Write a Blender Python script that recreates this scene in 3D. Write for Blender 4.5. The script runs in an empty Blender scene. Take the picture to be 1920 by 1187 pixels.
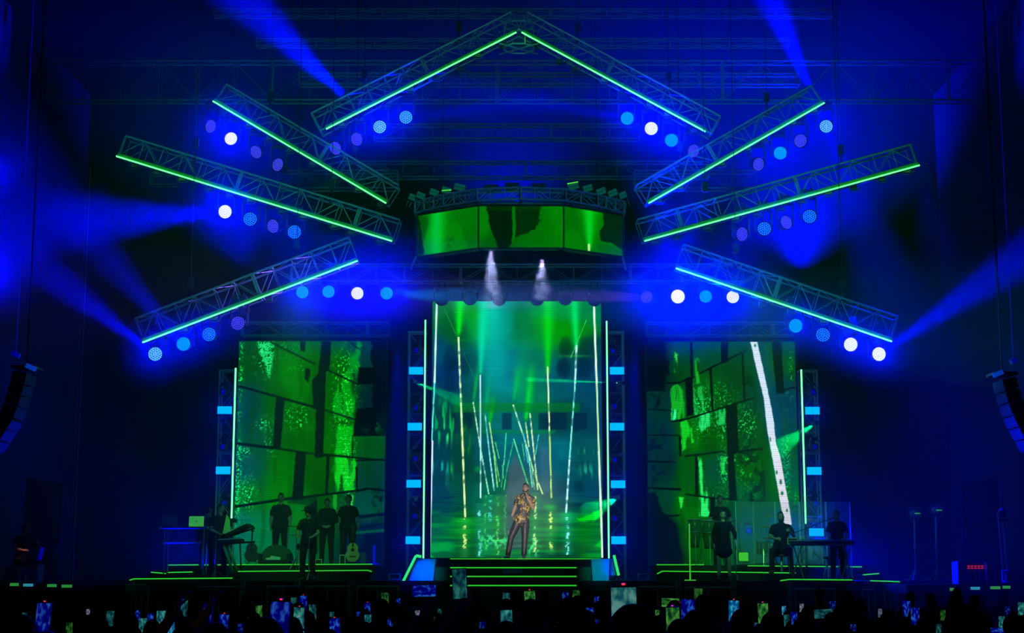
import bpy, bmesh, math, random
import numpy as np
from mathutils import Vector, Matrix, Euler

# ---------------------------------------------------------------- camera
F = 3000.0; CX, CY = 960.0, 593.5
PITCH = math.radians(9.2)
CAM = Vector((0.0, 0.0, 2.0))
SC = bpy.context.scene
COL = SC.collection
cam_d = bpy.data.cameras.new('camera'); cam = bpy.data.objects.new('camera', cam_d); COL.objects.link(cam)
cam.location = CAM; cam.rotation_euler = (math.pi/2 + PITCH, 0, 0)
cam_d.sensor_width = 36.0; cam_d.lens = F/1920*36.0; cam_d.clip_end = 300
SC.camera = cam
SC.view_settings.view_transform = 'Standard'; SC.view_settings.look = 'None'
SC.view_settings.exposure = 0.0; SC.view_settings.gamma = 1.0; SC.view_settings.use_curve_mapping = False
SC.cycles.use_denoising = True
SC.cycles.max_bounces = 4; SC.cycles.diffuse_bounces = 2; SC.cycles.glossy_bounces = 2
SC.cycles.transmission_bounces = 3; SC.cycles.transparent_max_bounces = 8; SC.cycles.volume_bounces = 0
SC.cycles.sample_clamp_indirect = 3.0
SC.cycles.caustics_reflective = False; SC.cycles.caustics_refractive = False
SC.cycles.use_light_tree = True
w = bpy.data.worlds.new('world'); SC.world = w; w.use_nodes = True
w.node_tree.nodes['Background'].inputs['Color'].default_value = (0.0, 0.0003, 0.004, 1)
w.node_tree.nodes['Background'].inputs['Strength'].default_value = 1.0

def ray(px, py):
    dx = (px-CX)/F; dy = (CY-py)/F
    c, s = math.cos(PITCH), math.sin(PITCH)
    return Vector((dx, c - dy*s, s + dy*c))
def P(px, py, Y):
    """world point seen at photo pixel (px,py) at depth Y in front of the camera"""
    d = ray(px, py)
    return CAM + d*(Y/d.y)
def Yz(py, z):
    d = ray(960, py)
    return (z-CAM.z)*d.y/d.z
def ppm(Y): return F/(Y*1.013)      # pixels per metre at that depth

# ---------------------------------------------------------------- materials
def lin(c):
    c = c/255.0
    return c/12.92 if c <= 0.04045 else ((c+0.055)/1.055)**2.4
def rgb(r, g, b): return (lin(r), lin(g), lin(b), 1)
MATS = {}
def mat(name, col, rough=0.6, metal=0.0, spec=0.5):
    if name in MATS: return MATS[name]
    m = bpy.data.materials.new(name); m.use_nodes = True
    nt = m.node_tree; b = nt.nodes['Principled BSDF']
    # slight procedural variation of tone and roughness
    tc = nt.nodes.new('ShaderNodeTexCoord'); n = nt.nodes.new('ShaderNodeTexNoise'); n.inputs['Scale'].default_value = 6
    mp = nt.nodes.new('ShaderNodeMapRange'); mp.inputs['To Min'].default_value = 0.82; mp.inputs['To Max'].default_value = 1.15
    mx = nt.nodes.new('ShaderNodeVectorMath'); mx.operation = 'SCALE'; mx.inputs[0].default_value = col[:3]
    nt.links.new(tc.outputs['Object'], n.inputs['Vector']); nt.links.new(n.outputs['Fac'], mp.inputs['Value'])
    nt.links.new(mp.outputs['Result'], mx.inputs['Scale']); nt.links.new(mx.outputs['Vector'], b.inputs['Base Color'])
    b.inputs['Roughness'].default_value = rough; b.inputs['Metallic'].default_value = metal
    b.inputs['Specular IOR Level'].default_value = spec
    MATS[name] = m; return m
def emat(name, col, strength=1.0, sample=False, base=(0.01, 0.01, 0.01)):
    if name in MATS: return MATS[name]
    m = bpy.data.materials.new(name); m.use_nodes = True
    b = m.node_tree.nodes['Principled BSDF']
    b.inputs['Base Color'].default_value = (*base, 1); b.inputs['Roughness'].default_value = 0.5
    b.inputs['Emission Color'].default_value = (*col[:3], 1); b.inputs['Emission Strength'].default_value = strength
    m.cycles.emission_sampling = 'AUTO' if sample else 'NONE'
    MATS[name] = m; return m

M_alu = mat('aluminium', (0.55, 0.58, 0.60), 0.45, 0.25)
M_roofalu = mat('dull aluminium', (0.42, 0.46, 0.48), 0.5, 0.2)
M_black = mat('black painted metal', (0.018, 0.018, 0.02), 0.45)
M_body = mat('black lamp housing', (0.03, 0.032, 0.036), 0.4)
M_plate = mat('green strip channel', (0.05, 0.22, 0.07), 0.7)
M_drape = mat('black drape', (0.010, 0.010, 0.014), 0.95, 0, 0.1)
M_gdrape = mat('dark blue drape', (0.05, 0.05, 0.08), 0.95, 0, 0.1)
M_deck = mat('black stage deck', (0.012, 0.013, 0.014), 0.35)
M_cable = mat('cable rubber', (0.08, 0.09, 0.08), 0.5)
M_chrome = mat('chrome', (0.7, 0.72, 0.72), 0.25, 0.9)
M_strip = emat('green strip light', (0.06, 1.0, 0.13), 5.0, True)
M_stripw = emat('mint strip light', (0.16, 1.0, 0.36), 2.2, True)
M_edge = emat('green edge light', (0.045, 1.0, 0.05), 0.62, True)
M_blind = emat('cyan blinder face', (0.0, 0.42, 1.0), 1.3, False)

# ---------------------------------------------------------------- mesh builder
class MB:
    def __init__(s): s.bm = bmesh.new()
    def _ring(s, c, u, v, ru, rv, n):
        return [s.bm.verts.new(c + u*(ru*math.cos(2*math.pi*k/n)) + v*(rv*math.sin(2*math.pi*k/n))) for k in range(n)]
    def _skin(s, rings, cap=True, mi=0):
        n = len(rings[0])
        for a, b in zip(rings, rings[1:]):
            for k in range(n):
                f = s.bm.faces.new((a[k], a[(k+1) % n], b[(k+1) % n], b[k])); f.material_index = mi; f.smooth = n > 6
        if cap:
            for r, rev in ((rings[0], True), (rings[-1], False)):
                f = s.bm.faces.new(list(reversed(r)) if rev else r); f.material_index = mi
    def bar(s, a, b, r, n=6, r2=None, mi=0):
        a = Vector(a); b = Vector(b); d = b-a
        if d.length < 1e-6: return
        d.normalize(); u = d.orthogonal().normalized(); v = d.cross(u)
        s._skin([s._ring(a, u, v, r, r, n), s._ring(b, u, v, r2 or r, r2 or r, n)], True, mi)
    def path(s, pts, r, n=6, mi=0):
        pts = [Vector(p) for p in pts]; rings = []
        u = None
        for i, p in enumerate(pts):
            d = (pts[min(i+1, len(pts)-1)] - pts[max(i-1, 0)]).normalized()
            if u is None: u = d.orthogonal().normalized()
            u = (u - d*u.dot(d)).normalized(); v = d.cross(u)
            rr = r[i] if isinstance(r, (list, tuple)) else r
            if isinstance(rr, (list, tuple)): ra, rb = rr
            else: ra = rb = rr
            rings.append(s._ring(p, u, v, ra, rb, n))
        s._skin(rings, True, mi)
    def box(s, c, size, rot=None, mi=0, bevel=0.0):
        c = Vector(c); hx, hy, hz = size[0]/2, size[1]/2, size[2]/2
        R = rot if rot is not None else Matrix.Identity(3)
        vs = [s.bm.verts.new(c + R @ Vector((x*hx, y*hy, z*hz))) for x in (-1, 1) for y in (-1, 1) for z in (-1, 1)]
        fs = []
        for q in ((0, 1, 3, 2), (4, 6, 7, 5), (0, 4, 5, 1), (2, 3, 7, 6), (0, 2, 6, 4), (1, 5, 7, 3)):
            f = s.bm.faces.new([vs[k] for k in q]); f.material_index = mi; fs.append(f)
        if bevel:
            es = list({e for f in fs for e in f.edges})
            bmesh.ops.bevel(s.bm, geom=es, offset=bevel, segments=2, affect='EDGES', clamp_overlap=True)
    def hexa(s, pts, mi=0):
        """8 corners: bottom 4 (ccw) then top 4"""
        vs = [s.bm.verts.new(Vector(p)) for p in pts]
        for q in ((3, 2, 1, 0), (4, 5, 6, 7), (0, 1, 5, 4), (1, 2, 6, 5), (2, 3, 7, 6), (3, 0, 4, 7)):
            f = s.bm.faces.new([vs[k] for k in q]); f.material_index = mi
    def lathe(s, prof, n=20, M=None, mi=0):
        """prof: list of (r,z); M matrix4"""
        M = M or Matrix.Identity(4)
        rings = []
        for r, z in prof:
            rings.append([s.bm.verts.new(M @ Vector((max(r, 1e-4)*math.cos(2*math.pi*k/n), max(r, 1e-4)*math.sin(2*math.pi*k/n), z))) for k in range(n)])
        s._skin(rings, True, mi)
    def prism(s, outline, y0, y1, M=None, mi=0):
        """outline in (x,z), extruded along y"""
        M = M or Matrix.Identity(4)
        a = [s.bm.verts.new(M @ Vector((x, y0, z))) for x, z in outline]
        b = [s.bm.verts.new(M @ Vector((x, y1, z))) for x, z in outline]
        s._skin([a, b], True, mi)
    def ball(s, c, r, n=10, mi=0):
        M = Matrix.Translation(Vector(c))
        if not isinstance(r, (tuple, list)): r = (r, r, r)
        prof = [(math.sin(math.pi*k/8), -math.cos(math.pi*k/8)) for k in range(9)]
        rings = [[s.bm.verts.new(M @ Vector((max(q, .02)*r[0]*math.cos(2*math.pi*k/n), max(q, .02)*r[1]*math.sin(2*math.pi*k/n), z*r[2]))) for k in range(n)] for q, z in prof]
        s._skin(rings, True, mi)
        for ring in rings: pass
    def build(s, name, m, parent=None, loc=None, smooth=None):
        bmesh.ops.recalc_face_normals(s.bm, faces=s.bm.faces)
        me = bpy.data.meshes.new(name); s.bm.to_mesh(me); s.bm.free()
        for x in (m if isinstance(m, (list, tuple)) else [m]): me.materials.append(x)
        return link(name, me, parent, loc)
def link(name, me, parent=None, loc=None):
    o = bpy.data.objects.new(name, me); COL.objects.link(o)
    if parent is not None: o.parent = parent
    if loc is not None: o.location = loc
    return o
def tag(o, label=None, cat=None, group=None, kind=None):
    if label: o['label'] = label
    if cat: o['category'] = cat
    if group: o['group'] = group
    if kind: o['kind'] = kind
    return o
def empty(name, loc, label=None, cat=None, group=None, rot=None):
    o = bpy.data.objects.new(name, None); COL.objects.link(o); o.location = loc
    if rot is not None: o.rotation_euler = rot
    o.empty_display_size = 0.1
    return tag(o, label, cat, group)
def copy_tree(o, parent=None):
    c = o.copy(); COL.objects.link(c)
    if parent is not None: c.parent = parent
    for ch in o.children: copy_tree(ch, c)
    return c

# ---------------------------------------------------------------- haze over the stage
hz = MB(); hz.box((0, 45, 9.9), (56, 26, 19.6))
mh = bpy.data.materials.new('theatrical haze'); mh.use_nodes = True
nt = mh.node_tree; nt.nodes.clear()
mo = nt.nodes.new('ShaderNodeOutputMaterial'); vs = nt.nodes.new('ShaderNodeVolumeScatter')
HAZE = 0.012
vs.inputs['Density'].default_value = HAZE; vs.inputs['Color'].default_value = (0.9, 0.95, 1, 1); vs.inputs['Anisotropy'].default_value = 0.0
nt.links.new(vs.outputs[0], mo.inputs['Volume'])
haze = hz.build('stage_haze', mh); haze['kind'] = 'stuff'; haze['label'] = 'thin theatrical haze hanging over the whole stage, lit blue by the beams'; haze['category'] = 'haze'

def spot(name, a, b, angle, power, col, blend=0.6, radius=0.08, parent=None):
    """a real spotlight at a, pointing at b"""
    d = bpy.data.lights.new(name, 'SPOT'); d.energy = power; d.color = col; d.spot_size = math.radians(angle)
    d.spot_blend = blend; d.shadow_soft_size = radius
    o = bpy.data.objects.new(name, d); COL.objects.link(o)
    q = (Vector(b)-Vector(a)).to_track_quat('-Z', 'Y')
    if parent is not None:
        o.parent = parent
        Mw = Matrix.Translation(parent.location) @ parent.rotation_euler.to_matrix().to_4x4()
        o.matrix_parent_inverse = Mw.inverted()
    o.location = a; o.rotation_euler = q.to_euler()
    return o
# ---------------------------------------------------------------- lamps: (px, py, Y, look, glow, label)
BLUE = (0.0, 0.0, 1.0)
WASH = 'blue LED wash lights hanging from the trusses'
LAMPS = [
 (395, 237, 39.2, 'dim', 2, 'dim violet wash light, outermost under the steep upper left truss'),
 (433, 260, 39.2, 'white', 40, 'blazing white wash light under the outer end of the steep upper left truss'),
 (480, 285, 39.2, 'dim', 2, 'dim violet wash light just inside the white one under the steep upper left truss'),
 (521, 309, 39.2, 'dim', 2, 'dim violet wash light, innermost under the steep upper left truss'),
 (629, 278, 38.7, 'dim', 6, 'dim violet wash light, lowest under the left roof-shaped truss'),
 (669, 261, 38.7, 'dim', 6, 'dim violet wash light, second lowest under the left roof-shaped truss'),
 (712, 238, 38.7, 'cyan', 26, 'bright dotted white-cyan wash light under the left roof-shaped truss'),
 (761, 220, 38.7, 'cyan2', 9, 'pale cyan dotted wash light, highest under the left roof-shaped truss'),
 (1176, 222, 38.7, 'flat', 15, 'flat cyan wash light, highest under the right roof-shaped truss'),
 (1221, 241, 38.7, 'white', 28, 'white dotted wash light under the right roof-shaped truss'),
 (1259, 263, 38.7, 'flat', 18, 'flat cyan wash light beside the lowest one under the right roof-shaped truss'),
 (1300, 283, 38.7, 'dim', 3, 'dim violet wash light, lowest under the right roof-shaped truss'),
 (1422, 308, 39.2, 'dim', 7, 'dim violet wash light, innermost under the steep upper right truss'),
 (1463, 287, 39.2, 'flat', 10, 'flat cyan wash light between two dim ones under the steep upper right truss'),
 (1501, 264, 39.2, 'dim', 4, 'dim violet wash light next to the outermost one under the steep upper right truss'),
 (1549, 237, 39.2, 'cyan', 14, 'bright cyan dotted wash light, outermost under the steep upper right truss'),
 (422, 397, 37.7, 'white', 42, 'blazing white wash light throwing a beam to the left below the long left truss'),
 (469, 411, 37.7, 'blue', 6, 'cyan dotted wash light directly inside the white one below the long left truss'),
 (512, 424, 37.7, 'dim', 4, 'dim violet wash light, third along below the long left truss'),
 (552, 435, 37.7, 'blue', 6, 'cyan dotted wash light, innermost below the long left truss'),
 (1391, 439, 37.7, 'dim', 6, 'dim violet wash light, innermost below the long right truss'),
 (1433, 429, 37.7, 'blue', 9, 'cyan dotted wash light between the two dim ones below the long right truss'),
 (1474, 417, 37.7, 'dim', 6, 'dim violet wash light, third along below the long right truss'),
 (1518, 406, 37.7, 'blue', 9, 'cyan dotted wash light, outermost below the long right truss'),
 (291, 664, 37.2, 'cyan', 20, 'bright dotted cyan wash light, lowest at the outer end of the lower left truss'),
 (344, 645, 37.2, 'flat', 18, 'flat cyan wash light, second from the outer end of the lower left truss'),
 (392, 627, 37.2, 'blue', 10, 'cyan dotted wash light, third from the outer end of the lower left truss'),
 (446, 606, 37.2, 'dim', 4, 'dim violet wash light, fourth from the outer end of the lower left truss'),
 (1492, 611, 37.2, 'flat', 16, 'flat cyan wash light, innermost below the lower right truss'),
 (1543, 628, 37.2, 'blue', 9, 'dim cyan dotted wash light between bright ones below the lower right truss'),
 (1595, 646, 37.2, 'white', 24, 'white dotted wash light shining straight up below the lower right truss'),
 (1648, 664, 37.2, 'white', 24, 'white dotted wash light, lowest at the outer end of the lower right truss'),
 (567, 548, 41.0, 'flat', 18, 'flat cyan wash light, furthest left in the row beside the central LED wall'),
 (616, 547, 41.0, 'flat', 22, 'flat cyan wash light, second from the left in the row beside the central LED wall'),
 (670, 550, 41.0, 'white', 36, 'white wash light left of the central LED wall in the horizontal row'),
 (725, 550, 41.0, 'flat', 30, 'flat cyan wash light with a flaring streak close left of the central LED wall'),
 (1213, 557, 41.0, 'dim', 16, 'dim violet wash light with a violet streak close right of the central LED wall'),
 (1271, 556, 41.0, 'big', 110, 'largest and brightest white wash light, right of the central LED wall'),
 (1323, 556, 41.0, 'flat', 30, 'half cyan wash light between two white ones right of the central LED wall'),
 (1374, 557, 41.0, 'white', 30, 'white dotted wash light, furthest right in the horizontal row')]
GLOW = 1500.0
for (x, y, Y, look, g, lab) in LAMPS:
    p = P(x, y, Y)
    q = p + Vector((0, -0.22, 0))
    spot('lamp_glow', q, q + (CAM + Vector((0, 0, 0.5)) - q).normalized()*4, 21, g*GLOW*(1.6 if Y == 41.0 else 1.15), BLUE, 1.0, 0.12)
for y_ in (325, 512):     # two more heads hang just outside the left edge of the picture
    q = P(-14, y_, 37.4); spot('lamp_glow', q, CAM, 24, 34*GLOW, BLUE, 1.0, .12)
BEAMS = [  # from px,py,Y  to px,py,Y  angle power
 ((422, 397, 37.5), (0, 425, 35), 26, 42e3), ((291, 664, 37.2), (120, 530, 36), 21, 66e3), ((343, 645, 37.2), (60, 330, 34), 22, 100e3),
 ((650, 185, 39), (440, -20, 36), 20, 72e3), ((1520, 170, 39.5), (1420, -60, 37), 19, 80e3),
 ((1595, 640, 37.2), (1612, 200, 39), 16, 150e3), ((1648, 664, 37.2), (1940, 465, 35), 18, 110e3),
 ((1270, 556, 41), (1270, 330, 38), 44, 40e3), ((760, 222, 39.0), (1170, 165, 38.2), 13, 44e3), ((1180, 222, 39.0), (760, 150, 38.2), 13, 44e3),
 ((552, 435, 37.7), (760, 470, 36), 12, 16e3), ((1549, 237, 39), (1620, 420, 38), 24, 12e3),
 ((-60, 330, 38), (260, 420, 39), 40, 14e3), ((745, 640, 42.5), (745, 1000, 42.5), 16, 9e3), ((1190, 640, 42.5), (1190, 1000, 42.5), 16, 9e3)]
spot('lamp_beam', P(727, 550, 40.8), P(800, 553, 40.3), 13, 24e3, (0, .30, 1.0), .5, .1)
spot('lamp_beam', P(1212, 557, 40.8), P(1130, 556, 40.3), 12, 18e3, (.18, .06, 1.0), .5, .1)
for a, b, an, pw in BEAMS:
    spot('lamp_beam', P(*a), P(*b), an, pw*1.8, BLUE, 1.0, 0.1)
# front follow spot on the singer, set low so its beam clears the screens
spot('follow_spot', (1.6, 16.0, 3.9), P(979, 975, 38.95), 4.7, 19000, (1.0, 0.97, 0.93), 0.4, 0.1)
# added blue fill from unseen spots, raising the haze tone in the roof
spot('roof_fill', (0.0, 50.0, 13.0), (0, 50, 20), 130, 8000, BLUE, 1, .3)
spot('roof_fill', (8.5, 46.5, 11.0), (9.0, 46.0, 20), 125, 17000, BLUE, 1, .3)
spot('roof_fill', (-8.0, 46.5, 11.0), (-9.0, 46, 20), 110, 4200, BLUE, 1, .3)
# added weak green fill on the trusses from unseen front spots
spot('truss_fill', (-6.0, 19.0, 10.5), P(480, 340, 39), 30, 1500, (.02, 1.0, .22), 1, .3)
spot('truss_fill', (6.0, 19.0, 10.5), P(1460, 340, 39), 30, 1500, (.02, 1.0, .22), 1, .3)
spot('truss_fill', (0.0, 19.0, 9.0), P(960, 190, 43), 34, 1000, (.08, .7, .7), 1, .3)
# added green fill on the band from unseen spots up front
spot('band_fill', (-4.0, 30.0, 9.0), P(540, 1020, 41), 24, 2600, (0.10, 1.0, 0.12), 1.0, 0.2)
spot('band_fill', (5.0, 30.0, 9.0), P(1400, 1020, 41), 24, 2600, (0.10, 1.0, 0.12), 1.0, 0.2)

# ---------------------------------------------------------------- the hall
def slab(name, c, size, m):
    b = MB(); b.box(c, size); return tag(b.build(name, m), kind='structure')
M_floor = mat('dark concrete floor', (0.03, 0.03, 0.035), 0.7)
slab('floor', (0, 30, -0.15), (64, 64, 0.3), M_floor)
slab('ceiling', (0, 30, 24.15), (64, 64, 0.3), M_drape)
slab('wall_back', (0, 60.5, 12), (64, 0.3, 24), M_drape)
slab('wall_left', (-31.0, 30, 12), (0.3, 64, 24), M_drape)
slab('wall_right', (31.0, 30, 12), (0.3, 64, 24), M_drape)

# ---------------------------------------------------------------- trusses
def truss_mb(mb, A, B, h, w, step=0.5, rc=0.024, rl=0.011, up=None, back=None, faces=('f', 'b', 't', 'u'), org=Vector((0, 0, 0))):
    A = Vector(A)-org; B = Vector(B)-org; d = B-A; L = d.length; d.normalize()
    back = Vector(back or (0, 1, 0)); up = Vector(up) if up else back.cross(d).normalized()
    if up.z < 0 and abs(up.z) > .2: up = -up
    ch = {'fb': A, 'ft': A+up*h, 'bb': A+back*w, 'bt': A+up*h+back*w}
    for c in ch.values(): mb.bar(c, c+d*L, rc, 6)
    n = max(2, round(L/step)); st = L/n
    sides = {'f': ('fb', 'ft'), 'b': ('bb', 'bt'), 't': ('ft', 'bt'), 'u': ('fb', 'bb')}
    for s in faces:
        a, b = ch[sides[s][0]], ch[sides[s][1]]
        for k in range(n+1):
            mb.bar(a+d*(st*k), b+d*(st*k), rl, 4)
            if k < n:
                p, q = (a, b) if k % 2 == 0 else (b, a)
                mb.bar(p+d*(st*k), q+d*(st*(k+1)), rl, 4)
    # coupling plates every few metres
    for k in range(0, n+1, 6):
        for dd in (-0.03, 0.03):
            for s in ('f', 'u'):
                a, b = ch[sides[s][0]], ch[sides[s][1]]
                if 0 <= st*k+dd <= L: mb.bar(a+d*(st*k+dd), b+d*(st*k+dd), rl*1.6, 4)

def hoist(root, top, org):
    """chain hoist with hook, chain up to the roof grid"""
    m = MB(); t = Vector(top)-org
    m.box(t+Vector((0, 0, .38)), (.14, .12, .24), bevel=.02); m.bar(t+Vector((0, 0, .25)), t, .02, 6); m.path([t+Vector((math.cos(a)*.06, 0, -.02+math.sin(a)*.06)) for a in np.linspace(0, 5, 8)], .014)
    m.bar(t+Vector((0, 0, .55)), Vector((t.x, t.y, 21.5-org.z)), .012, 4)
    m.build('chain_hoist', M_black, root)

def light_truss(x0, y0, x1, y1, Y, label, h=0.5, w=0.52, ext=0.0, hoists=(.25, .75)):
    A = P(x0, y0, Y); B = P(x1, y1, Y)
    d = (B-A).normalized()
    root = empty('lighting_truss', A, label, 'truss', 'angled lighting trusses with green light strips')
    up = Vector((0, 1, 0)).cross(d).normalized(); up = -up if up.z < 0 else up
    m = MB(); off = up*0.07 + Vector((0, 0.06, 0))
    truss_mb(m, A+off-d*ext, B+off+d*ext, h, w, org=A); m.build('frame', M_alu, root)
    # channel and strip
    m = MB(); L = (B-A).length; R = Matrix((d, Vector((0, 1, 0)), up)).transposed()
    m.box((B-A)/2+up*0.05, (L+.02, 0.02, 0.10), R); m.build('strip_channel', M_plate, root)
    m = MB(); m.box((B-A)/2+Vector((0, -0.055, 0)), (L, 0.03, 0.027), R); m.build('light_strip', M_strip, root)
    # truss clamps and cable loops below the rear chord
    rnd = random.Random(int(x0))
    n = int(L/0.62)
    for k in range(n):
        if any(abs(x0+(x1-x0)*(k+.5)/n-q) < 34 for q in (1374, 567, 616)) and Y == 36.8: continue
        m = MB()
        c = (B-A)*((k+.5+rnd.uniform(-.2, .2))/n)+Vector((0, w*rnd.choice((.25, .6, 1)), 0))+up*.05
        m.box(c-Vector((0, 0, .07)), (.16, .09, .10)); m.path([c+Vector((-.16, 0, -.05)), c+Vector((-.06, 0, -.17)), c+Vector((.1, 0, -.15)), c+Vector((.2, 0, -.02))], .011, 5)
        m.build('cable_clamp', M_cable, root)
    for f in hoists:
        hoist(root, A+(B-A)*f+up*(h+.07)+Vector((0, w/2, 0)), A)
    return root
light_truss(612, 243, 968, 62, 38.2, 'left roof-shaped truss rising to the peak above the centre, lit by a green strip', ext=.15)
light_truss(1322, 248, 978, 62, 38.2, 'right roof-shaped truss rising to the peak above the centre, lit by a green strip', ext=.15)
light_truss(400, 191, 724, 382, 38.6, 'steep upper left truss sloping down to the header, lit by a green strip')
light_truss(1545, 194, 1216, 382, 38.6, 'steep upper right truss sloping down to the header, lit by a green strip')
light_truss(219, 294, 735, 453, 37.2, 'long shallow left truss, longest on its side, lit by a green strip')
light_truss(1723, 311, 1208, 453, 37.2, 'long shallow right truss, longest on its side, lit by a green strip')
light_truss(268, 643, 671, 490, 36.8, 'lower left truss falling towards the outside, lit by a green strip', h=.56)
light_truss(1671, 641, 1267, 504, 36.8, 'lower right truss falling towards the outside, lit by a green strip', h=.56)
# octagonal corner block at the peak
pk = P(973, 75, 38.4)
m = MB()
for zz in (0.48, -0.12):
    pts = [Vector((math.cos(a)*.40, .3+math.sin(a)*.40, zz)) for a in [math.pi/8+k*math.pi/4 for k in range(8)]]
    for k in range(8): m.bar(pts[k], pts[(k+1) % 8], .026, 6)
    m.bar((-.5, -.1, zz), (.5, .75, zz), .02, 6); m.bar((.5, -.1, zz), (-.5, .75, zz), .02, 6)
for k in range(0, 8, 2):
    a = math.pi/8+k*math.pi/4; m.bar((math.cos(a)*.4, .3+math.sin(a)*.4, -.12), (math.cos(a)*.4, .3+math.sin(a)*.4, .48), .02, 6)
o = m.build('truss_corner_block', M_alu, None, pk); tag(o, 'octagonal metal corner block joining the two roof-shaped trusses at the peak', 'truss')

# ---------------------------------------------------------------- roof grid trusses
def roof_truss(x0, x1, y, Y, h, w, label, step=.9, rc=.022):
    A = P(x0, y, Y); B = P(x1, y, Y); B.z = A.z
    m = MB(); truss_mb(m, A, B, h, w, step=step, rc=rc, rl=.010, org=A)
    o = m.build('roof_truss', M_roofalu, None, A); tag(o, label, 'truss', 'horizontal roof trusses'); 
    return o
zt1 = P(960, 187, 41.0).z
roof_truss(85, 1850, 187, 41.0, 1.08, .36, 'deep horizontal roof truss spanning the whole stage behind the peak', step=1.0)
roof_truss(560, 1500, 157, 42.0, .30, .30, 'shallow faint roof truss directly behind the deep roof truss')
roof_truss(700, 1200, 259, 44.5, .42, .34, 'horizontal roof truss between the two roof-shaped trusses, above the dark band')
roof_truss(640, 1330, 331, 45.5, .46, .34, 'horizontal roof truss just above the header screen')
roof_truss(400, 1560, 30, 40.0, .2, .2, 'thin faint roof truss across the top of the picture', step=1.5, rc=.012)
roof_truss(480, 1480, 86, 40.0, .2, .2, 'thin faint roof truss crossing near the peak', step=1.5, rc=.012)
roof_truss(545, 1395, 527, 41.02, .45, .36, 'horizontal truss above the central LED wall', step=.75)
roof_truss(452, 728, 628, 43.6, .36, .40, 'horizontal truss above the left LED wall', step=.6)
roof_truss(1212, 1490, 628, 43.6, .36, .40, 'horizontal truss above the right LED wall', step=.6)
roof_truss(280, 330, 345, 43, .3, .3, 'short roof truss fragment behind the long left truss')
roof_truss(520, 745, 352, 43.5, .5, .4, 'roof truss partly hidden behind the inner end of the long left truss', step=.7)
roof_truss(1190, 1420, 352, 43.5, .5, .4, 'roof truss partly hidden behind the inner end of the long right truss', step=.7)

# ---------------------------------------------------------------- header ring truss and strobes
o0 = P(975, 385, 39.5)
m = MB(); ringp = []
for (x, y, Y) in ((777, 405, 40.9), (830, 388, 40.1), (893, 377, 39.5), (975, 375, 39.3), (1060, 377, 39.5), (1120, 388, 40.1), (1172, 405, 40.9)):
    q = P(x, y, Y); q.z = o0.z+.12; ringp.append(q-o0)
for a, b in zip(ringp, ringp[1:]): truss_mb(m, a, b, .30, .42, step=.42, rc=.028, rl=.016, back=(0, 1, 0))
ring = m.build('ring_truss', M_alu, None, o0); tag(ring, 'curved aluminium truss running along the top of the header screen', 'truss')
for sx, f in ((-1, ringp[1]), (1, ringp[5])):
    m = MB(); m.bar(f+Vector((0, .2, .3)), Vector((f.x, f.y+.2, 21.5-o0.z)), .012, 4); m.build('hanging_chain', M_black, ring)
M_strobe = emat('dim glowing strobe face', (0.0, .045, .016), 1.0, base=(.2, .3, .25))
SF = [(773, 370, 40.9, 14, 0), (789, 367, 40.6, 17, 0), (814, 361, 40.3, 18, 0), (837, 357, 40.0, 19, 1), (862, 351, 39.8, 22, 0), (1075, 349, 39.8, 22, 2), (1102, 353, 40.0, 19, 0), (1127, 359, 40.2, 19, 0), (1149, 362, 40.5, 18, 0), (1168, 366, 40.9, 15, 0), (921, 352, 39.9, 26, 3), (960, 349, 39.9, 26, 3), (1010, 350, 39.9, 26, 3)]
names = ['outermost on the left', 'second from the left', 'third from the left', 'crossed by a bright green glint on the left', 'largest of the left group', 'with a bright green upper edge on the right', 'second of the right group', 'third of the right group', 'fourth of the right group', 'outermost on the right', 'left of the dark middle trio', 'centre of the dark middle trio', 'right of the dark middle trio']
M_glint = emat('green glint', (0.1, .9, .05), 1.0)  # emissive bars stand in for green glints on two strobes
M_dim = mat('dark strobe face', (0.05, 0.05, 0.07), .5)
for (x, y, Y, wpx, k), nm in zip(SF, names):
    p = P(x, y, Y); W_ = wpx/ppm(Y); a = (x-970)/200*0.35
    r = empty('strobe_light', p, 'square strobe light above the header screen, '+nm, 'stage light', 'strobe lights above the header screen', rot=(0, -a if k != 3 else 0, -a))
    m = MB(); m.box((0, 0.06, 0), (W_, .10, .18), bevel=.01); m.build('housing', M_black, r)
    m = MB(); m.box((0, 0, .045), (W_*.94, .02, .075)); m.box((0, 0, -.045), (W_*.94, .02, .075)); m.build('lens', M_dim if k == 3 else M_strobe, r)
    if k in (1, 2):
        m = MB(); m.box((0, -.015, .0 if k == 1 else .085), (W_*.95, .012, .022), Euler((0, -.35 if k == 1 else .05, 0)).to_matrix()); m.build('glint_bar', M_glint, r)
    m = MB(); zb_ = o0.z+.30-p.z
    for dx in (-.06, .06): m.bar((dx, .1, 0), (dx*.6, .15, zb_), .010, 5)
    m.build('stand', M_alu, r)

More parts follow.
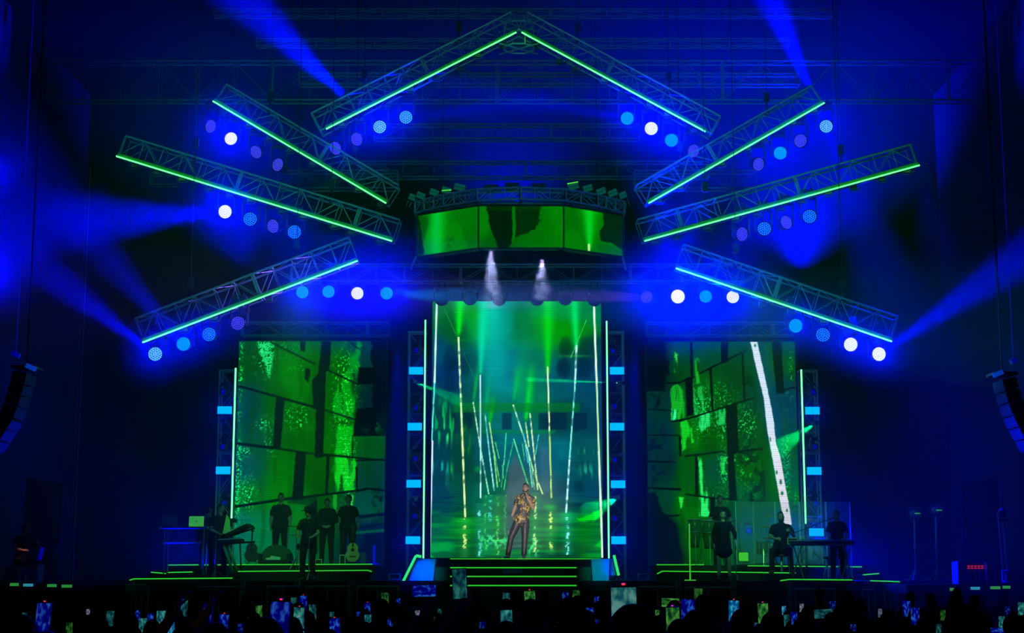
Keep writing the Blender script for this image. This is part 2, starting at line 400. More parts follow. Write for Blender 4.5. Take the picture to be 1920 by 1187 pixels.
# ---------------------------------------------------------------- LED wash heads
LOOK = {  # backing colour, dot colour, strength
 'dim': ((.014, .0, .26), (.07, .10, 1.0)), 'blue': ((0, .02, .5), (.02, .34, 1.0)), 'cyan': ((0, .16, 1.0), (.30, .88, 1.0)), 'cyan2': ((0, .10, .95), (.12, .66, 1.0)),
 'flat': ((0, .24, 1.0), (.0, .40, 1.0)), 'white': ((.62, .76, .95), (.95, .95, .97)), 'big': ((.80, .92, 1.0), (.95, .97, 1.0))}
def dots(mb, R, z, org=Vector()):
    for ring, n in ((0, 1), (1, 6), (2, 12), (3, 18)):
        for k in range(n):
            a = 2*math.pi*(k+.5*(ring % 2))/n; rr = R*ring/3.35
            c = Vector((rr*math.cos(a), -z, rr*math.sin(a)))
            vs = [mb.bm.verts.new(c+Vector((math.cos(t)*R*.105, 0, math.sin(t)*R*.105))) for t in [j*math.pi/3 for j in range(6)]]
            vs2 = [mb.bm.verts.new(v.co*1.0+Vector((0, -.008, 0))) for v in vs]
            mb._skin([vs, vs2], True)
_wc = {}
def wash_head(p, look, label, compact=False, R=.165, facing=(0, 0), kind=WASH, lit=True):
    """p is the centre of the lens"""
    root = empty('wash_light', p, label, 'stage light', kind)
    if 'yoke' not in _wc:
        m = MB(); m.box((0, .17, .62), (.34, .24, .13), bevel=.02); m.box((-.08, .17, .71), (.04, .06, .08)); m.box((.08, .17, .71), (.04, .06, .08)); _wc['base'] = m.build('base', M_body, root).data
        m = MB()
        for s in (-1, 1): m.box((s*.20, .17, .22), (.035, .11, .52), bevel=.012)
        m.box((0, .17, .50), (.42, .13, .07), bevel=.02); _wc['yoke'] = m.build('yoke', M_body, root).data
        m = MB(); M4 = Matrix.Rotation(math.pi/2, 4, 'X')
        m.lathe([(.0, -.30), (.10, -.30), (.145, -.24), (.165, -.12), (.178, -.02), (.182, .015), (.172, .015), (.170, -.005), (0, -.005)], 24, M4); _wc['head'] = m.build('head', M_body, root).data
    else:
        for k in ('base', 'yoke', 'head'): link(k, _wc[k], root)
    head = [c for c in root.children if c.data == _wc['head']][0]
    if compact:
        for c in root.children:
            if c.data == _wc['base']: c.location.z = -.36
            if c.data == _wc['yoke']: c.scale.z = .42
        if not lit:
            m = MB(); m.box((-.08, .17, .42), (.03, .05, .18)); m.box((.08, .17, .42), (.03, .05, .18)); m.box((0, .17, .50), (.22, .07, .04)); m.build('clamp', M_body, root)
    head.rotation_euler = (facing[0], 0, facing[1])
    if lit:
        if look not in _wc:
            m = MB(); m.lathe([(0, -.012), (.160, -.012), (.160, .004), (.0, .004)], 24, Matrix.Rotation(math.pi/2, 4, 'X')); a, b = LOOK[look]
            lens = m.build('lens', emat('wash lens '+look, a, 1.0), head).data
            m = MB(); dots(m, .16, .004); dd = m.build('led_cells', emat('led cells '+look, b, 1.0 if look not in ('white', 'big') else 1.3), head).data
            _wc[look] = (lens, dd)
        else:
            link('lens', _wc[look][0], head); link('led_cells', _wc[look][1], head)
    return root
rnd = random.Random(4)
for (x, y, Y, look, g, lab) in LAMPS:
    f = (.12+rnd.uniform(-.12, .10), rnd.uniform(-.15, .15))
    if look == 'dim': f = (rnd.uniform(-.2, .5), rnd.choice((-.5, .5)))
    r = wash_head(P(x, y, Y), look, lab, facing=f, compact=(Y == 41.0))
    if look == 'big': r.scale = (1.12, 1.12, 1.12)
# unlit heads over the top edge of the central wall
for i, (x, y, nm) in enumerate(((828, 561, 'leftmost'), (881, 560, 'second from the left'), (936, 561, 'third from the left'), (1007, 561, 'third from the right'), (1060, 560, 'second from the right'), (1115, 562, 'rightmost'))):
    wash_head(P(x, y, 41.0), 'dim', 'unlit dark light over the central LED wall, '+nm, facing=(.5, 0), kind='dark lights over the central LED wall', lit=False, compact=True)
# ---------------------------------------------------------------- LED screens: the video content is painted into the screen's own pixels
class Canvas:
    """a raster in photo pixel units, res = samples per pixel"""
    def __init__(s, x0, y0, x1, y1, nx, ny, seed=1):
        s.x0, s.y0, s.x1, s.y1, s.nx, s.ny = x0, y0, x1, y1, nx, ny
        s.X, s.Y = np.meshgrid(np.linspace(x0, x1, nx), np.linspace(y0, y1, ny))
        s.c = np.zeros((ny, nx, 3)); s.rs = np.random.RandomState(seed)
    def noise(s, sx, sy, octaves=1):
        out = np.zeros_like(s.X); amp = 1.0; tot = 0
        for o in range(octaves):
            gx = int((s.x1-s.x0)/sx)+3; gy = int((s.y1-s.y0)/sy)+3
            g = s.rs.rand(gy, gx)
            u = (s.X-s.x0)/sx; v = (s.Y-s.y0)/sy
            i = np.clip(u.astype(int), 0, gx-2); j = np.clip(v.astype(int), 0, gy-2)
            fu = u-i; fv = v-j; fu = fu*fu*(3-2*fu); fv = fv*fv*(3-2*fv)
            out += amp*((g[j, i]*(1-fu)+g[j, i+1]*fu)*(1-fv) + (g[j+1, i]*(1-fu)+g[j+1, i+1]*fu)*fv)
            tot += amp; amp *= 0.55; sx /= 2.0; sy /= 2.0
        return out/tot
    def mix(s, a, col):
        a = np.clip(a, 0, 1)[..., None]; s.c = s.c*(1-a) + np.array(col)[None, None, :]/255.0*a
    def add(s, a, col): s.c = s.c + np.clip(a, 0, None)[..., None]*np.array(col)[None, None, :]/255.0
    def scale(s, a): s.c = s.c*a[..., None]
    def field(s, pts, p=2.2):
        W = np.zeros_like(s.X); C = np.zeros_like(s.c)
        for x, y, r, g, b in pts:
            d = 1.0/(((s.X-x)**2*1.6+(s.Y-y)**2+120.0)**p)
            W += d; C += d[..., None]*np.array([r, g, b])/255.0
        s.c = C/W[..., None]
    def seg(s, x0, y0, x1, y1, w0, w1=None, soft=0.8):
        w1 = w0 if w1 is None else w1
        dx, dy = x1-x0, y1-y0; L2 = dx*dx+dy*dy
        t = np.clip(((s.X-x0)*dx+(s.Y-y0)*dy)/L2, 0, 1)
        d = np.hypot(s.X-x0-t*dx, s.Y-y0-t*dy); ww = (w0+(w1-w0)*t)/2
        return np.clip((ww-d)/soft+0.5, 0, 1)
    def line(s, x0, y0, x1, y1, w0, col, w1=None, soft=0.8, br=0.0, a=1.0):
        m = s.seg(x0, y0, x1, y1, w0, w1, soft)*a
        if br > 0: m = m*(.45+.55*np.clip((s.noise(9, 9)-br*0.9)*6, 0, 1))
        s.mix(m, col)
    def poly(s, pts, col, a=1.0, soft=1.0, jag=0.0):
        jx = (s.noise(7, 7, 2)-0.5)*jag if jag else 0; X = s.X+jx; Y = s.Y+(jx*0.7 if jag else 0)
        inside = np.zeros(s.X.shape, bool); dist = np.full(s.X.shape, 1e9); n = len(pts)
        for k in range(n):
            x1, y1 = pts[k]; x2, y2 = pts[(k+1) % n]
            if y1 != y2:
                c = ((y1 > Y) != (y2 > Y)) & (X < (x2-x1)*(Y-y1)/(y2-y1)+x1); inside ^= c
            dx, dy = x2-x1, y2-y1; t = np.clip(((X-x1)*dx+(Y-y1)*dy)/(dx*dx+dy*dy+1e-9), 0, 1)
            dist = np.minimum(dist, np.hypot(X-x1-t*dx, Y-y1-t*dy))
        m = np.clip(np.where(inside, dist, -dist)/soft+0.5, 0, 1)*a
        if col is not None: s.mix(m, col)
        return m
    def ell(s, cx, cy, rx, ry, p=1.0):
        return np.exp(-(((s.X-cx)/rx)**2+((s.Y-cy)/ry)**2)**p)
    def cone(s, x, ytip, xt, ytop, w, col, a=1.0, wtip=2.0):
        t = np.clip((ytip-s.Y)/(ytip-ytop), 0, 1.3); cx = x+(xt-x)*t; ww = wtip+(w-wtip)*t**0.8
        m = np.exp(-((s.X-cx)/ww)**2*1.2)*np.clip((ytip-s.Y)/10, 0, 1)*(1 if ytop < 575 else np.clip((1.2-(ytip-s.Y)/(ytip-ytop))/.6, 0, 1))
        s.mix(m*a, col)
    def speck(s, m, col, thr=0.62, sz=2.0):
        s.mix(np.clip((s.noise(sz, sz*1.15)-thr)*9, 0, 1)*np.clip(m, 0, 1), col)

def led_screen(name, cv, corners, parent=None, gain=1.0):
    """corners: TL, TR, BL, BR world points; one mesh whose pixels carry the picture"""
    TL, TR, BL, BR = [np.array(c) for c in corners]
    u = np.linspace(0, 1, cv.nx)[None, :, None]; v = np.linspace(0, 1, cv.ny)[:, None, None]
    co = (TL*(1-u)+TR*u)*(1-v) + (BL*(1-u)+BR*u)*v
    nx, ny = cv.nx, cv.ny
    idx = np.arange(nx*ny).reshape(ny, nx)
    q = np.stack([idx[1:, :-1], idx[1:, 1:], idx[:-1, 1:], idx[:-1, :-1]], -1).reshape(-1, 4)
    me = bpy.data.meshes.new(name)
    me.vertices.add(nx*ny); me.vertices.foreach_set('co', co.reshape(-1).astype(np.float32))
    me.loops.add(q.size); me.loops.foreach_set('vertex_index', q.reshape(-1).astype(np.int32))
    me.polygons.add(len(q)); me.polygons.foreach_set('loop_start', (np.arange(len(q))*4).astype(np.int32))
    me.update(calc_edges=True); me.validate()
    c = np.clip(cv.c, 0, 1); c = np.where(c <= 0.04045, c/12.92, ((c+0.055)/1.055)**2.4)*gain
    col = np.ones((nx*ny, 4), np.float32); col[:, :3] = c.reshape(-1, 3)
    at = me.color_attributes.new('picture', 'FLOAT_COLOR', 'POINT'); at.data.foreach_set('color', col.reshape(-1))
    m = bpy.data.materials.new(name+' pixels'); m.use_nodes = True; nt = m.node_tree; b = nt.nodes['Principled BSDF']
    a = nt.nodes.new('ShaderNodeAttribute'); a.attribute_name = 'picture'
    nt.links.new(a.outputs['Color'], b.inputs['Emission Color']); b.inputs['Emission Strength'].default_value = 1.0
    b.inputs['Base Color'].default_value = (0.0006, 0.0006, 0.0006, 1); b.inputs['Roughness'].default_value = 0.9; b.inputs['Specular IOR Level'].default_value = 0.0
    m.cycles.emission_sampling = 'NONE'
    me.materials.append(m)
    o = link('display', me, parent); return o

def screen_frame(name, x0, y0, x1, y1, Y, thick=0.12, border=0.03):
    pts = [P(x0, y0, Y), P(x1, y0, Y), P(x0, y1, Y), P(x1, y1, Y)]
    return pts

# ---- centre screen
def paint_centre():
    x0, y0, x1, y1 = 812, 564, 1127, 1046
    s = Canvas(x0, y0, x1, y1, 252, 386, 3)
    s.field([(830,580,0,105,30),(850,620,0,90,40),(900,600,0,150,60),(945,600,0,135,110),(985,600,0,105,50),(1010,585,0,125,30),(1050,600,0,140,0),(1095,600,0,125,10),(1122,600,0,115,40),
        (1122,660,0,60,70),(830,660,0,70,100),(850,700,0,40,90),(885,700,0,80,85),(930,690,0,130,130),(960,700,0,110,130),(1000,700,0,110,90),(1050,720,0,80,100),(1100,720,0,60,90),
        (830,780,0,60,60),(870,790,0,70,50),(920,770,0,100,90),(960,780,0,110,110),(1010,760,0,110,80),(1050,780,0,60,70),(1100,780,0,60,80),
        (830,860,0,55,70),(870,860,0,60,50),(910,850,0,75,90),(960,830,0,95,110),(1010,860,20,90,110),(1050,860,0,90,110),(1100,860,0,75,80),
        (830,940,0,55,80),(870,920,0,75,60),(910,940,0,90,70),(1010,930,40,90,90),(1060,930,0,70,90),(1100,930,0,60,80),
        (830,990,0,90,60),(870,990,0,110,30),(920,1000,0,100,60),(965,1000,10,90,60),(1010,990,0,100,60),(1060,990,0,100,60),(1100,990,0,110,10),
        (830,1035,0,140,60),(880,1035,0,80,30),(930,1030,0,110,50),(1000,1030,0,80,50),(1060,1030,0,80,40),(1110,1030,0,120,10)])
    s.scale(0.86+0.3*s.noise(30, 14, 3))
    # top rows green band with soft lower edge, dark vases
    for cx, cy, rx, ry, a in ((845,675,13,26,.6),(845,720,10,30,.5),(875,690,7,22,.4),(1060,652,12,20,.8),(1100,652,16,20,.55),(1057,692,14,20,.85),(1095,692,16,22,.7)):
        s.mix(s.ell(cx, cy, rx, ry, 3)*a, (0, 30, 60) if cy > 665 else (0, 45, 30))
    s.mix(s.ell(1078, 669, 26, 1.6)*.8, (20, 150, 60)); s.mix(s.ell(868, 639, 20, 2)*.5, (10, 120, 50))
    # cyan haze column
    s.mix(s.ell(925, 590, 18, 90)*.85, (0, 195, 175)); s.mix(s.ell(935, 680, 20, 90)*.45, (0, 150, 160)); s.mix(s.ell(915, 770, 9, 40)*.5, (0, 150, 110))
    s.mix(s.ell(983, 660, 10, 80)*.4, (0, 140, 110)); s.mix(s.ell(975, 720, 12, 40)*.6, (0, 160, 70)); s.mix(s.ell(1008, 590, 18, 60)*.3, (0, 170, 50))
    s.mix(s.ell(1062, 600, 22, 40)*.5, (0, 140, 0)); s.mix(s.ell(890, 580, 16, 30)*.6, (0, 150, 0))
    s.cone(861, 634, 864, 560, 13, (0, 232, 30), .95)
    s.cone(902, 708, 908, 560, 13, (0, 220, 175), .8, 3)
    s.cone(1027, 708, 1028, 560, 14, (0, 212, 20), .9, 3)
    s.cone(1081, 660, 1077, 560, 11, (0, 222, 95), .9, 3)
    s.cone(889, 758, 898, 690, 5, (0, 190, 60), .7); s.cone(911, 782, 918, 715, 5, (0, 180, 100), .6); s.cone(919, 800, 926, 750, 6, (0, 190, 10), .9)
    s.cone(963, 757, 974, 690, 7, (0, 190, 80), .7); s.cone(986, 795, 996, 700, 6, (0, 215, 50), .95, 4); s.cone(994, 778, 997, 690, 8, (0, 190, 60), .6, 5)
    # architecture bands
    s.mix(s.poly([(852,758),(1086,758),(1086,775),(852,775)], None, 1, 3)*.6, (0, 120, 30))
    s.mix(s.poly([(905,809),(1040,809),(1040,816),(905,816)], None, 1, 3)*.6, (0, 125, 60))
    s.mix(s.poly([(918,832),(1065,832),(1065,835),(918,835)], None, 1, 2)*.45, (0, 130, 110))
    for q in ((850,777,864,815),(871,777,888,805),(1010,777,1062,808),(1075,777,1100,808),(942,777,960,808)):
        s.mix(s.poly([(q[0],q[1]),(q[2],q[1]),(q[2],q[3]),(q[0],q[3])], None, 1, 3)*.65, (0, 25, 60))
    for q in ((846,814,868,816),(846,855,864,857),(1070,870,1110,872),(1075,905,1092,925),(1068,800,1085,814)):
        s.mix(s.poly([(q[0],q[1]),(q[2],q[1]),(q[2],q[3]),(q[0],q[3])], None, 1, 3)*.5, (0, 35, 60))
    # lit vertical flecks left and right
    st = np.clip((s.noise(3.4, 26)-.5)*6, 0, 1)
    s.mix(st*s.ell(836, 795, 22, 44, 2)*.9, (0, 190, 70)); s.mix(st*s.ell(838, 818, 8, 18)*.9, (60, 245, 150)); s.mix(st*s.ell(828, 880, 20, 14, 2)*.8, (0, 190, 180))
    s.mix(st*s.ell(876, 828, 7, 22)*.9, (20, 200, 0)); s.mix(st*s.ell(848, 885, 4, 14)*.8, (20, 190, 40)); s.mix(st*s.ell(1100, 885, 14, 12)*.7, (40, 190, 150)); s.mix(st*s.ell(1098, 848, 16, 6)*.6, (30, 160, 100))
    s.mix(st*s.ell(822, 905, 18, 14)*.5, (60, 180, 200)); s.mix(s.ell(897, 882, 5, 5)*.6, (0, 190, 40))
    # dark shades by the walls under the waterline
    s.mix(np.clip((s.noise(30, 3)-.5)*5, 0, 1)*s.ell(845, 950, 30, 26)*.7, (0, 30, 70)); s.mix(np.clip((s.noise(30, 3)-.5)*5, 0, 1)*s.ell(1095, 945, 36, 22)*.7, (0, 35, 70))
    # grey path
    s.mix(s.poly([(966,855),(985,890),(990,1030),(940,1030),(950,925),(955,880)], None, 1, 7)*.75, (66, 88, 100))
    s.mix(s.poly([(1012,845),(1030,845),(1034,925),(1016,925)], None, 1, 8)*.5, (60, 100, 130))
    s.mix(s.ell(940, 1010, 9, 40)*.5, (60, 90, 60)); s.mix(s.ell(1018, 1027, 8, 7)*.6, (60, 70, 50)); s.mix(s.ell(1047, 1028, 7, 6)*.6, (60, 60, 45))
    # water ripples
    wy = np.clip((s.Y-925)/60, 0, 1)
    rip = s.noise(60, 5, 2)
    s.mix(np.clip((rip-.52)*5, 0, 1)*wy*.55*(1-s.ell(965, 960, 26, 70, 2)), (0, 160, 50)); s.mix(np.clip((.45-rip)*5, 0, 1)*wy*.5, (0, 50, 40))
    s.mix(s.ell(872, 978, 22, 5)*.8, (0, 180, 40)); s.mix(s.ell(870, 1000, 26, 6)*.6, (0, 170, 30)); s.mix(s.ell(1030, 952, 12, 5)*.7, (0, 190, 60)); s.mix(s.ell(1061, 968, 12, 8)*.7, (0, 200, 120))
    s.poly([(806,1036),(830,1032),(836,1048),(806,1048)], (0, 165, 70), .8, 4); s.poly([(806,1022),(838,1024),(848,1032),(806,1034)], (0, 150, 60), .7, 3)
    s.poly([(810,1037),(835,1034),(890,1040),(900,1047),(820,1047)], (0, 60, 30), .7, 4)
    s.poly([(1080,975),(1108,962),(1126,956),(1126,970),(1110,978),(1085,979)], (0, 215, 10), .95, 4, 6); s.poly([(1110,1025),(1126,1012),(1126,1028)], (0, 225, 30), .9, 3)  # green laser patch on the wall, painted into the picture
    s.mix(s.ell(1105, 1005, 30, 24)*.5, (0, 130, 0)); s.mix(s.ell(1095, 1030, 20, 8)*.5, (10, 50, 30))
    # reflections of the bars
    def refl(x, ya, yb, w, col, a=1.0):
        off = (s.noise(400, 4)-.5)*5; ww = w*(0.1+.75*s.noise(400, 3, 2))
        m = np.clip((ww-np.abs(s.X-x-off))/1.2, 0, 1)*((s.Y > ya) & (s.Y < yb))*np.clip((s.noise(500, 6)-.36)*7, 0, 1)*np.clip((s.noise(3, 2.4)-.2)*5, 0, 1)
        s.mix(np.exp(-((s.X-x)/(w*1.6))**2)*((s.Y > ya) & (s.Y < yb))*.35*a, (col[0]*.25, col[1]*.75, col[2]*.6))
        s.mix(m*a, col)
    refl(874, 972, 1046, 6, (205, 240, 130)); refl(902, 945, 1046, 6, (110, 235, 230), .9); refl(921, 930, 1040, 7, (60, 220, 190), .8); refl(935, 930, 1040, 5, (80, 230, 100), .8)
    refl(912, 930, 1040, 4, (60, 220, 110), .7); refl(1003, 925, 1035, 6, (200, 240, 150), .9); refl(1032, 950, 1040, 6, (200, 240, 120)); refl(1062, 972, 1040, 6, (130, 245, 240)); refl(948, 930, 1030, 3, (60, 220, 110), .7)
    sp = s.ell(1000, 1028, 12, 16, 2)+s.ell(925, 1015, 30, 12, 2)
    s.speck(sp*.9, (60, 230, 130), .55, 4)
    # the light bars
    bars = [(861,634,868,800,3.2,(215,255,190)),(868,800,875,970,3.2,(225,250,170)),(902,706,903,935,2.4,(190,250,250)),(1027,690,1030,810,2.6,(225,255,200)),(1030,810,1033,935,2.6,(190,240,120)),
            (1081,650,1078,720,3.4,(180,250,240)),(1078,720,1067,860,2.6,(120,245,225)),(1067,860,1060,962,3.2,(190,250,250)),(889,757,902,840,2,(190,255,220)),(902,840,918,928,2.2,(150,240,200)),
            (911,780,920,860,2,(130,240,230)),(920,860,928,922,2.2,(150,250,245)),(919,795,927,850,1.8,(190,250,160)),(927,850,934,915,2,(130,240,130)),(930,832,937,862,1.6,(70,230,110)),(928,850,938,905,1.6,(120,235,130)),
            (950,815,947,860,1.8,(60,220,150)),(947,860,941,915,1.6,(110,240,150)),(963,832,951,885,1.6,(50,200,120)),(951,885,946,920,1.6,(70,230,120)),(964,826,975,862,1.8,(110,245,170)),(975,862,990,910,1.8,(80,235,130)),
            (963,762,985,830,2.2,(200,255,220)),(985,830,1000,885,2.2,(190,250,190)),(1000,885,1017,928,2.2,(215,250,160)),(986,795,992,840,2,(200,255,180)),(990,845,998,915,2,(110,235,210)),(994,778,1000,840,2.2,(210,255,200)),
            (1000,840,1008,920,2.2,(200,245,170)),(1010,818,1004,855,1.6,(60,220,190)),(982,815,990,870,1.6,(80,210,230)),(996,870,1002,920,1.8,(130,235,140)),(980,835,984,865,1.4,(60,220,130)),(943,875,945,900,1.4,(60,220,150))]
    for b in bars: s.line(b[0], b[1], b[2], b[3], b[4], b[5], br=.62*.4)
    s.line(820, 566, 817, 720, 3.2, (205, 250, 235)); s.line(817, 720, 812.5, 830, 2.6, (90, 235, 225), br=.2); s.line(814, 830, 810, 1046, 3.2, (215, 235, 255))
    s.line(1114, 570, 1118, 720, 3.6, (220, 255, 225)); s.line(1118, 720, 1121, 850, 2.8, (205, 250, 180)); s.line(1121, 850, 1126, 1046, 3.4, (220, 250, 225))
    s.line(834, 578, 860, 636, 1, (40, 190, 60), a=.7); s.line(870, 662, 890, 708, .8, (60, 150, 130), a=.5); s.line(1100, 600, 1070, 672, 1, (90, 220, 120), br=.4)
    sc = 1-0.10*(np.sin(s.Y*math.pi/1.9) > 0.2); s.scale(sc)
    return s

def speck_field(s, x, y, rx, ry, col, a=1.0, thr=.58, sz=1.9, p=1.2):
    s.speck(s.ell(x, y, rx, ry, p)*a*1.1*(.5+s.noise(5, 22)), (col[0]*.35, col[1]*.95, col[2]*.75), thr+.09, sz)

def paint_left():
    s = Canvas(449, 640, 725, 1064, 250, 384, 5)
    s.field([(470,680,0,75,10),(520,760,0,85,0),(470,760,0,62,50),(560,720,0,110,0),(620,700,0,90,0),(640,760,0,82,0),(700,680,0,50,50),(700,760,0,30,40),(480,830,0,70,40),(560,820,0,85,0),(640,830,0,95,0),
             (700,840,0,80,20),(470,880,0,75,60),(540,880,0,98,0),(600,890,0,75,0),(700,890,0,55,45),(540,930,0,115,0),(470,930,0,105,20),(460,990,0,100,80),(500,1000,0,110,60),(560,960,0,110,20),(600,980,0,70,10),(700,960,0,70,60),(700,1000,0,20,60),(690,1040,0,10,60),(560,1030,0,85,50)])
    s.scale(.9+.2*s.noise(40, 40, 2))
    st = s.noise(9, 60, 2)
    s.mix(np.clip((st-.55)*5, 0, 1)*.35, (0, 60, 0))
    # bright patches
    s.mix(s.poly([(483,640),(515,640),(512,680),(507,712),(503,705),(497,680),(486,662)], None, 1, 4)*.85*np.clip((s.noise(2, 2.3)-.25)*4, 0, 1), (30, 235, 120))
    speck_field(s, 498, 660, 18, 40, (120, 255, 190), 1, .6); speck_field(s, 540, 655, 26, 20, (20, 170, 30), 1, .55); speck_field(s, 560, 690, 34, 22, (40, 210, 70), .6, .7)
    speck_field(s, 451, 700, 7, 90, (40, 230, 90), 1, .5); speck_field(s, 510, 725, 14, 20, (0, 90, 0), 1, .5); speck_field(s, 500, 797, 14, 12, (70, 255, 180), 1, .5); speck_field(s, 512, 830, 12, 30, (40, 200, 110), 1, .62)
    speck_field(s, 560, 785, 24, 26, (40, 220, 80), 1, .58); speck_field(s, 452, 900, 8, 90, (50, 240, 150), 1, .48); speck_field(s, 464, 850, 12, 10, (70, 240, 180), 1, .5); speck_field(s, 472, 930, 12, 40, (60, 240, 160), 1, .58)
    # right bright stripe
    s.mix(s.poly([(648,640),(676,640),(676,690),(668,735),(672,760),(662,790),(630,790),(625,760),(636,720),(655,690)], None, 1, 5, 8)*.55*np.clip((s.noise(5, 40)-.3)*4, 0, 1), (0, 200, 30))
    s.mix(s.poly([(636,800),(664,800),(662,855),(632,856)], None, 1, 5, 6)*.75, (0, 190, 20))
    s.mix(s.poly([(630,860),(668,860),(672,880),(668,925),(650,925),(645,895),(637,925),(626,885)], None, 1, 4, 8)*.8*np.clip((s.noise(5, 30)-.3)*4, 0, 1), (10, 225, 30))
    s.mix(s.poly([(655,930),(667,930),(666,965),(654,962)], None, 1, 3, 4)*.8, (20, 235, 60))
    s.mix(s.poly([(630,930),(637,930),(637,968),(630,968)], None, 1, 2, 3)*.6, (20, 190, 40))
    speck_field(s, 645, 740, 24, 100, (90, 255, 80), .9, .62); speck_field(s, 652, 840, 16, 26, (110, 255, 100), .9, .6); speck_field(s, 655, 905, 14, 40, (120, 255, 120), .9, .62)
    # dark blocks and mortar lines
    D = (0, 5, 16)
    for q in (((603,640),(621,640),(619,694),(612,694),(610,860),(594,860),(596,720)), ((520,747),(536,750),(531,843),(516,843)), ((559,848),(578,850),(574,940),(554,940)), ((586,950),(600,936),(603,1040),(590,1040)),
              ((617,855),(622,855),(620,930),(614,930)), ((673,690),(716,690),(716,722),(672,722)), ((671,768),(725,764),(725,820),(664,820)), ((563,640),(573,640),(572,660),(564,658)), ((574,690),(584,694),(580,720),(573,712)), ((586,715),(600,700),(600,765),(590,765))):
        s.poly(q, D, .97, 1.2, 2)
    s.poly([(548,936),(600,930),(598,952),(546,945)], (0, 28, 28), .6, 3)
    for l in ((449,725,600,768,4,5),(508,642,590,683,3,3.5),(604,690,672,722,3,3),(608,770,672,790,3,3),(449,834,515,842,4,6),(515,842,620,858,4,3),(612,855,725,866,4,2),(449,952,560,935,5,5),(555,937,690,920,4,4),(690,918,725,922,3,4),(655,642,674,655,2,2),(664,820,664,866,2,2),(672,866,725,864,3,3),(672,880,674,925,4,3)):
        s.line(l[0], l[1], l[2], l[3], l[4], D, l[5], soft=1.2)
    # dark foliage at the right edge
    edge = s.noise(10, 10, 3)
    s.mix(np.clip((s.X-696+edge*30-15)/3, 0, 1)*(s.Y < 765), (0, 5, 22)); s.mix(np.clip((edge-.5)*9, 0, 1)*s.ell(700, 720, 24, 24, 2)*.9, (0, 8, 20)); s.mix(np.clip((edge-.5)*9, 0, 1)*s.ell(705, 800, 20, 18)*.8, (0, 90, 30))
    s.mix(np.clip((edge-.52)*9, 0, 1)*s.ell(712, 950, 16, 30, 2)*.8, (0, 8, 30)); s.line(680, 971, 725, 966, 6, (0, 10, 40), soft=3); s.line(680, 990, 725, 984, 4, (0, 10, 50), soft=3); s.line(675, 1000, 725, 996, 5, (0, 80, 60), soft=3)
    s.poly([(690,1002),(725,1000),(725,1064),(680,1064)], (0, 6, 50), .8, 4)
    s.scale(1-0.12*(np.sin(s.Y*math.pi/2.0) > 0.2))
    return s

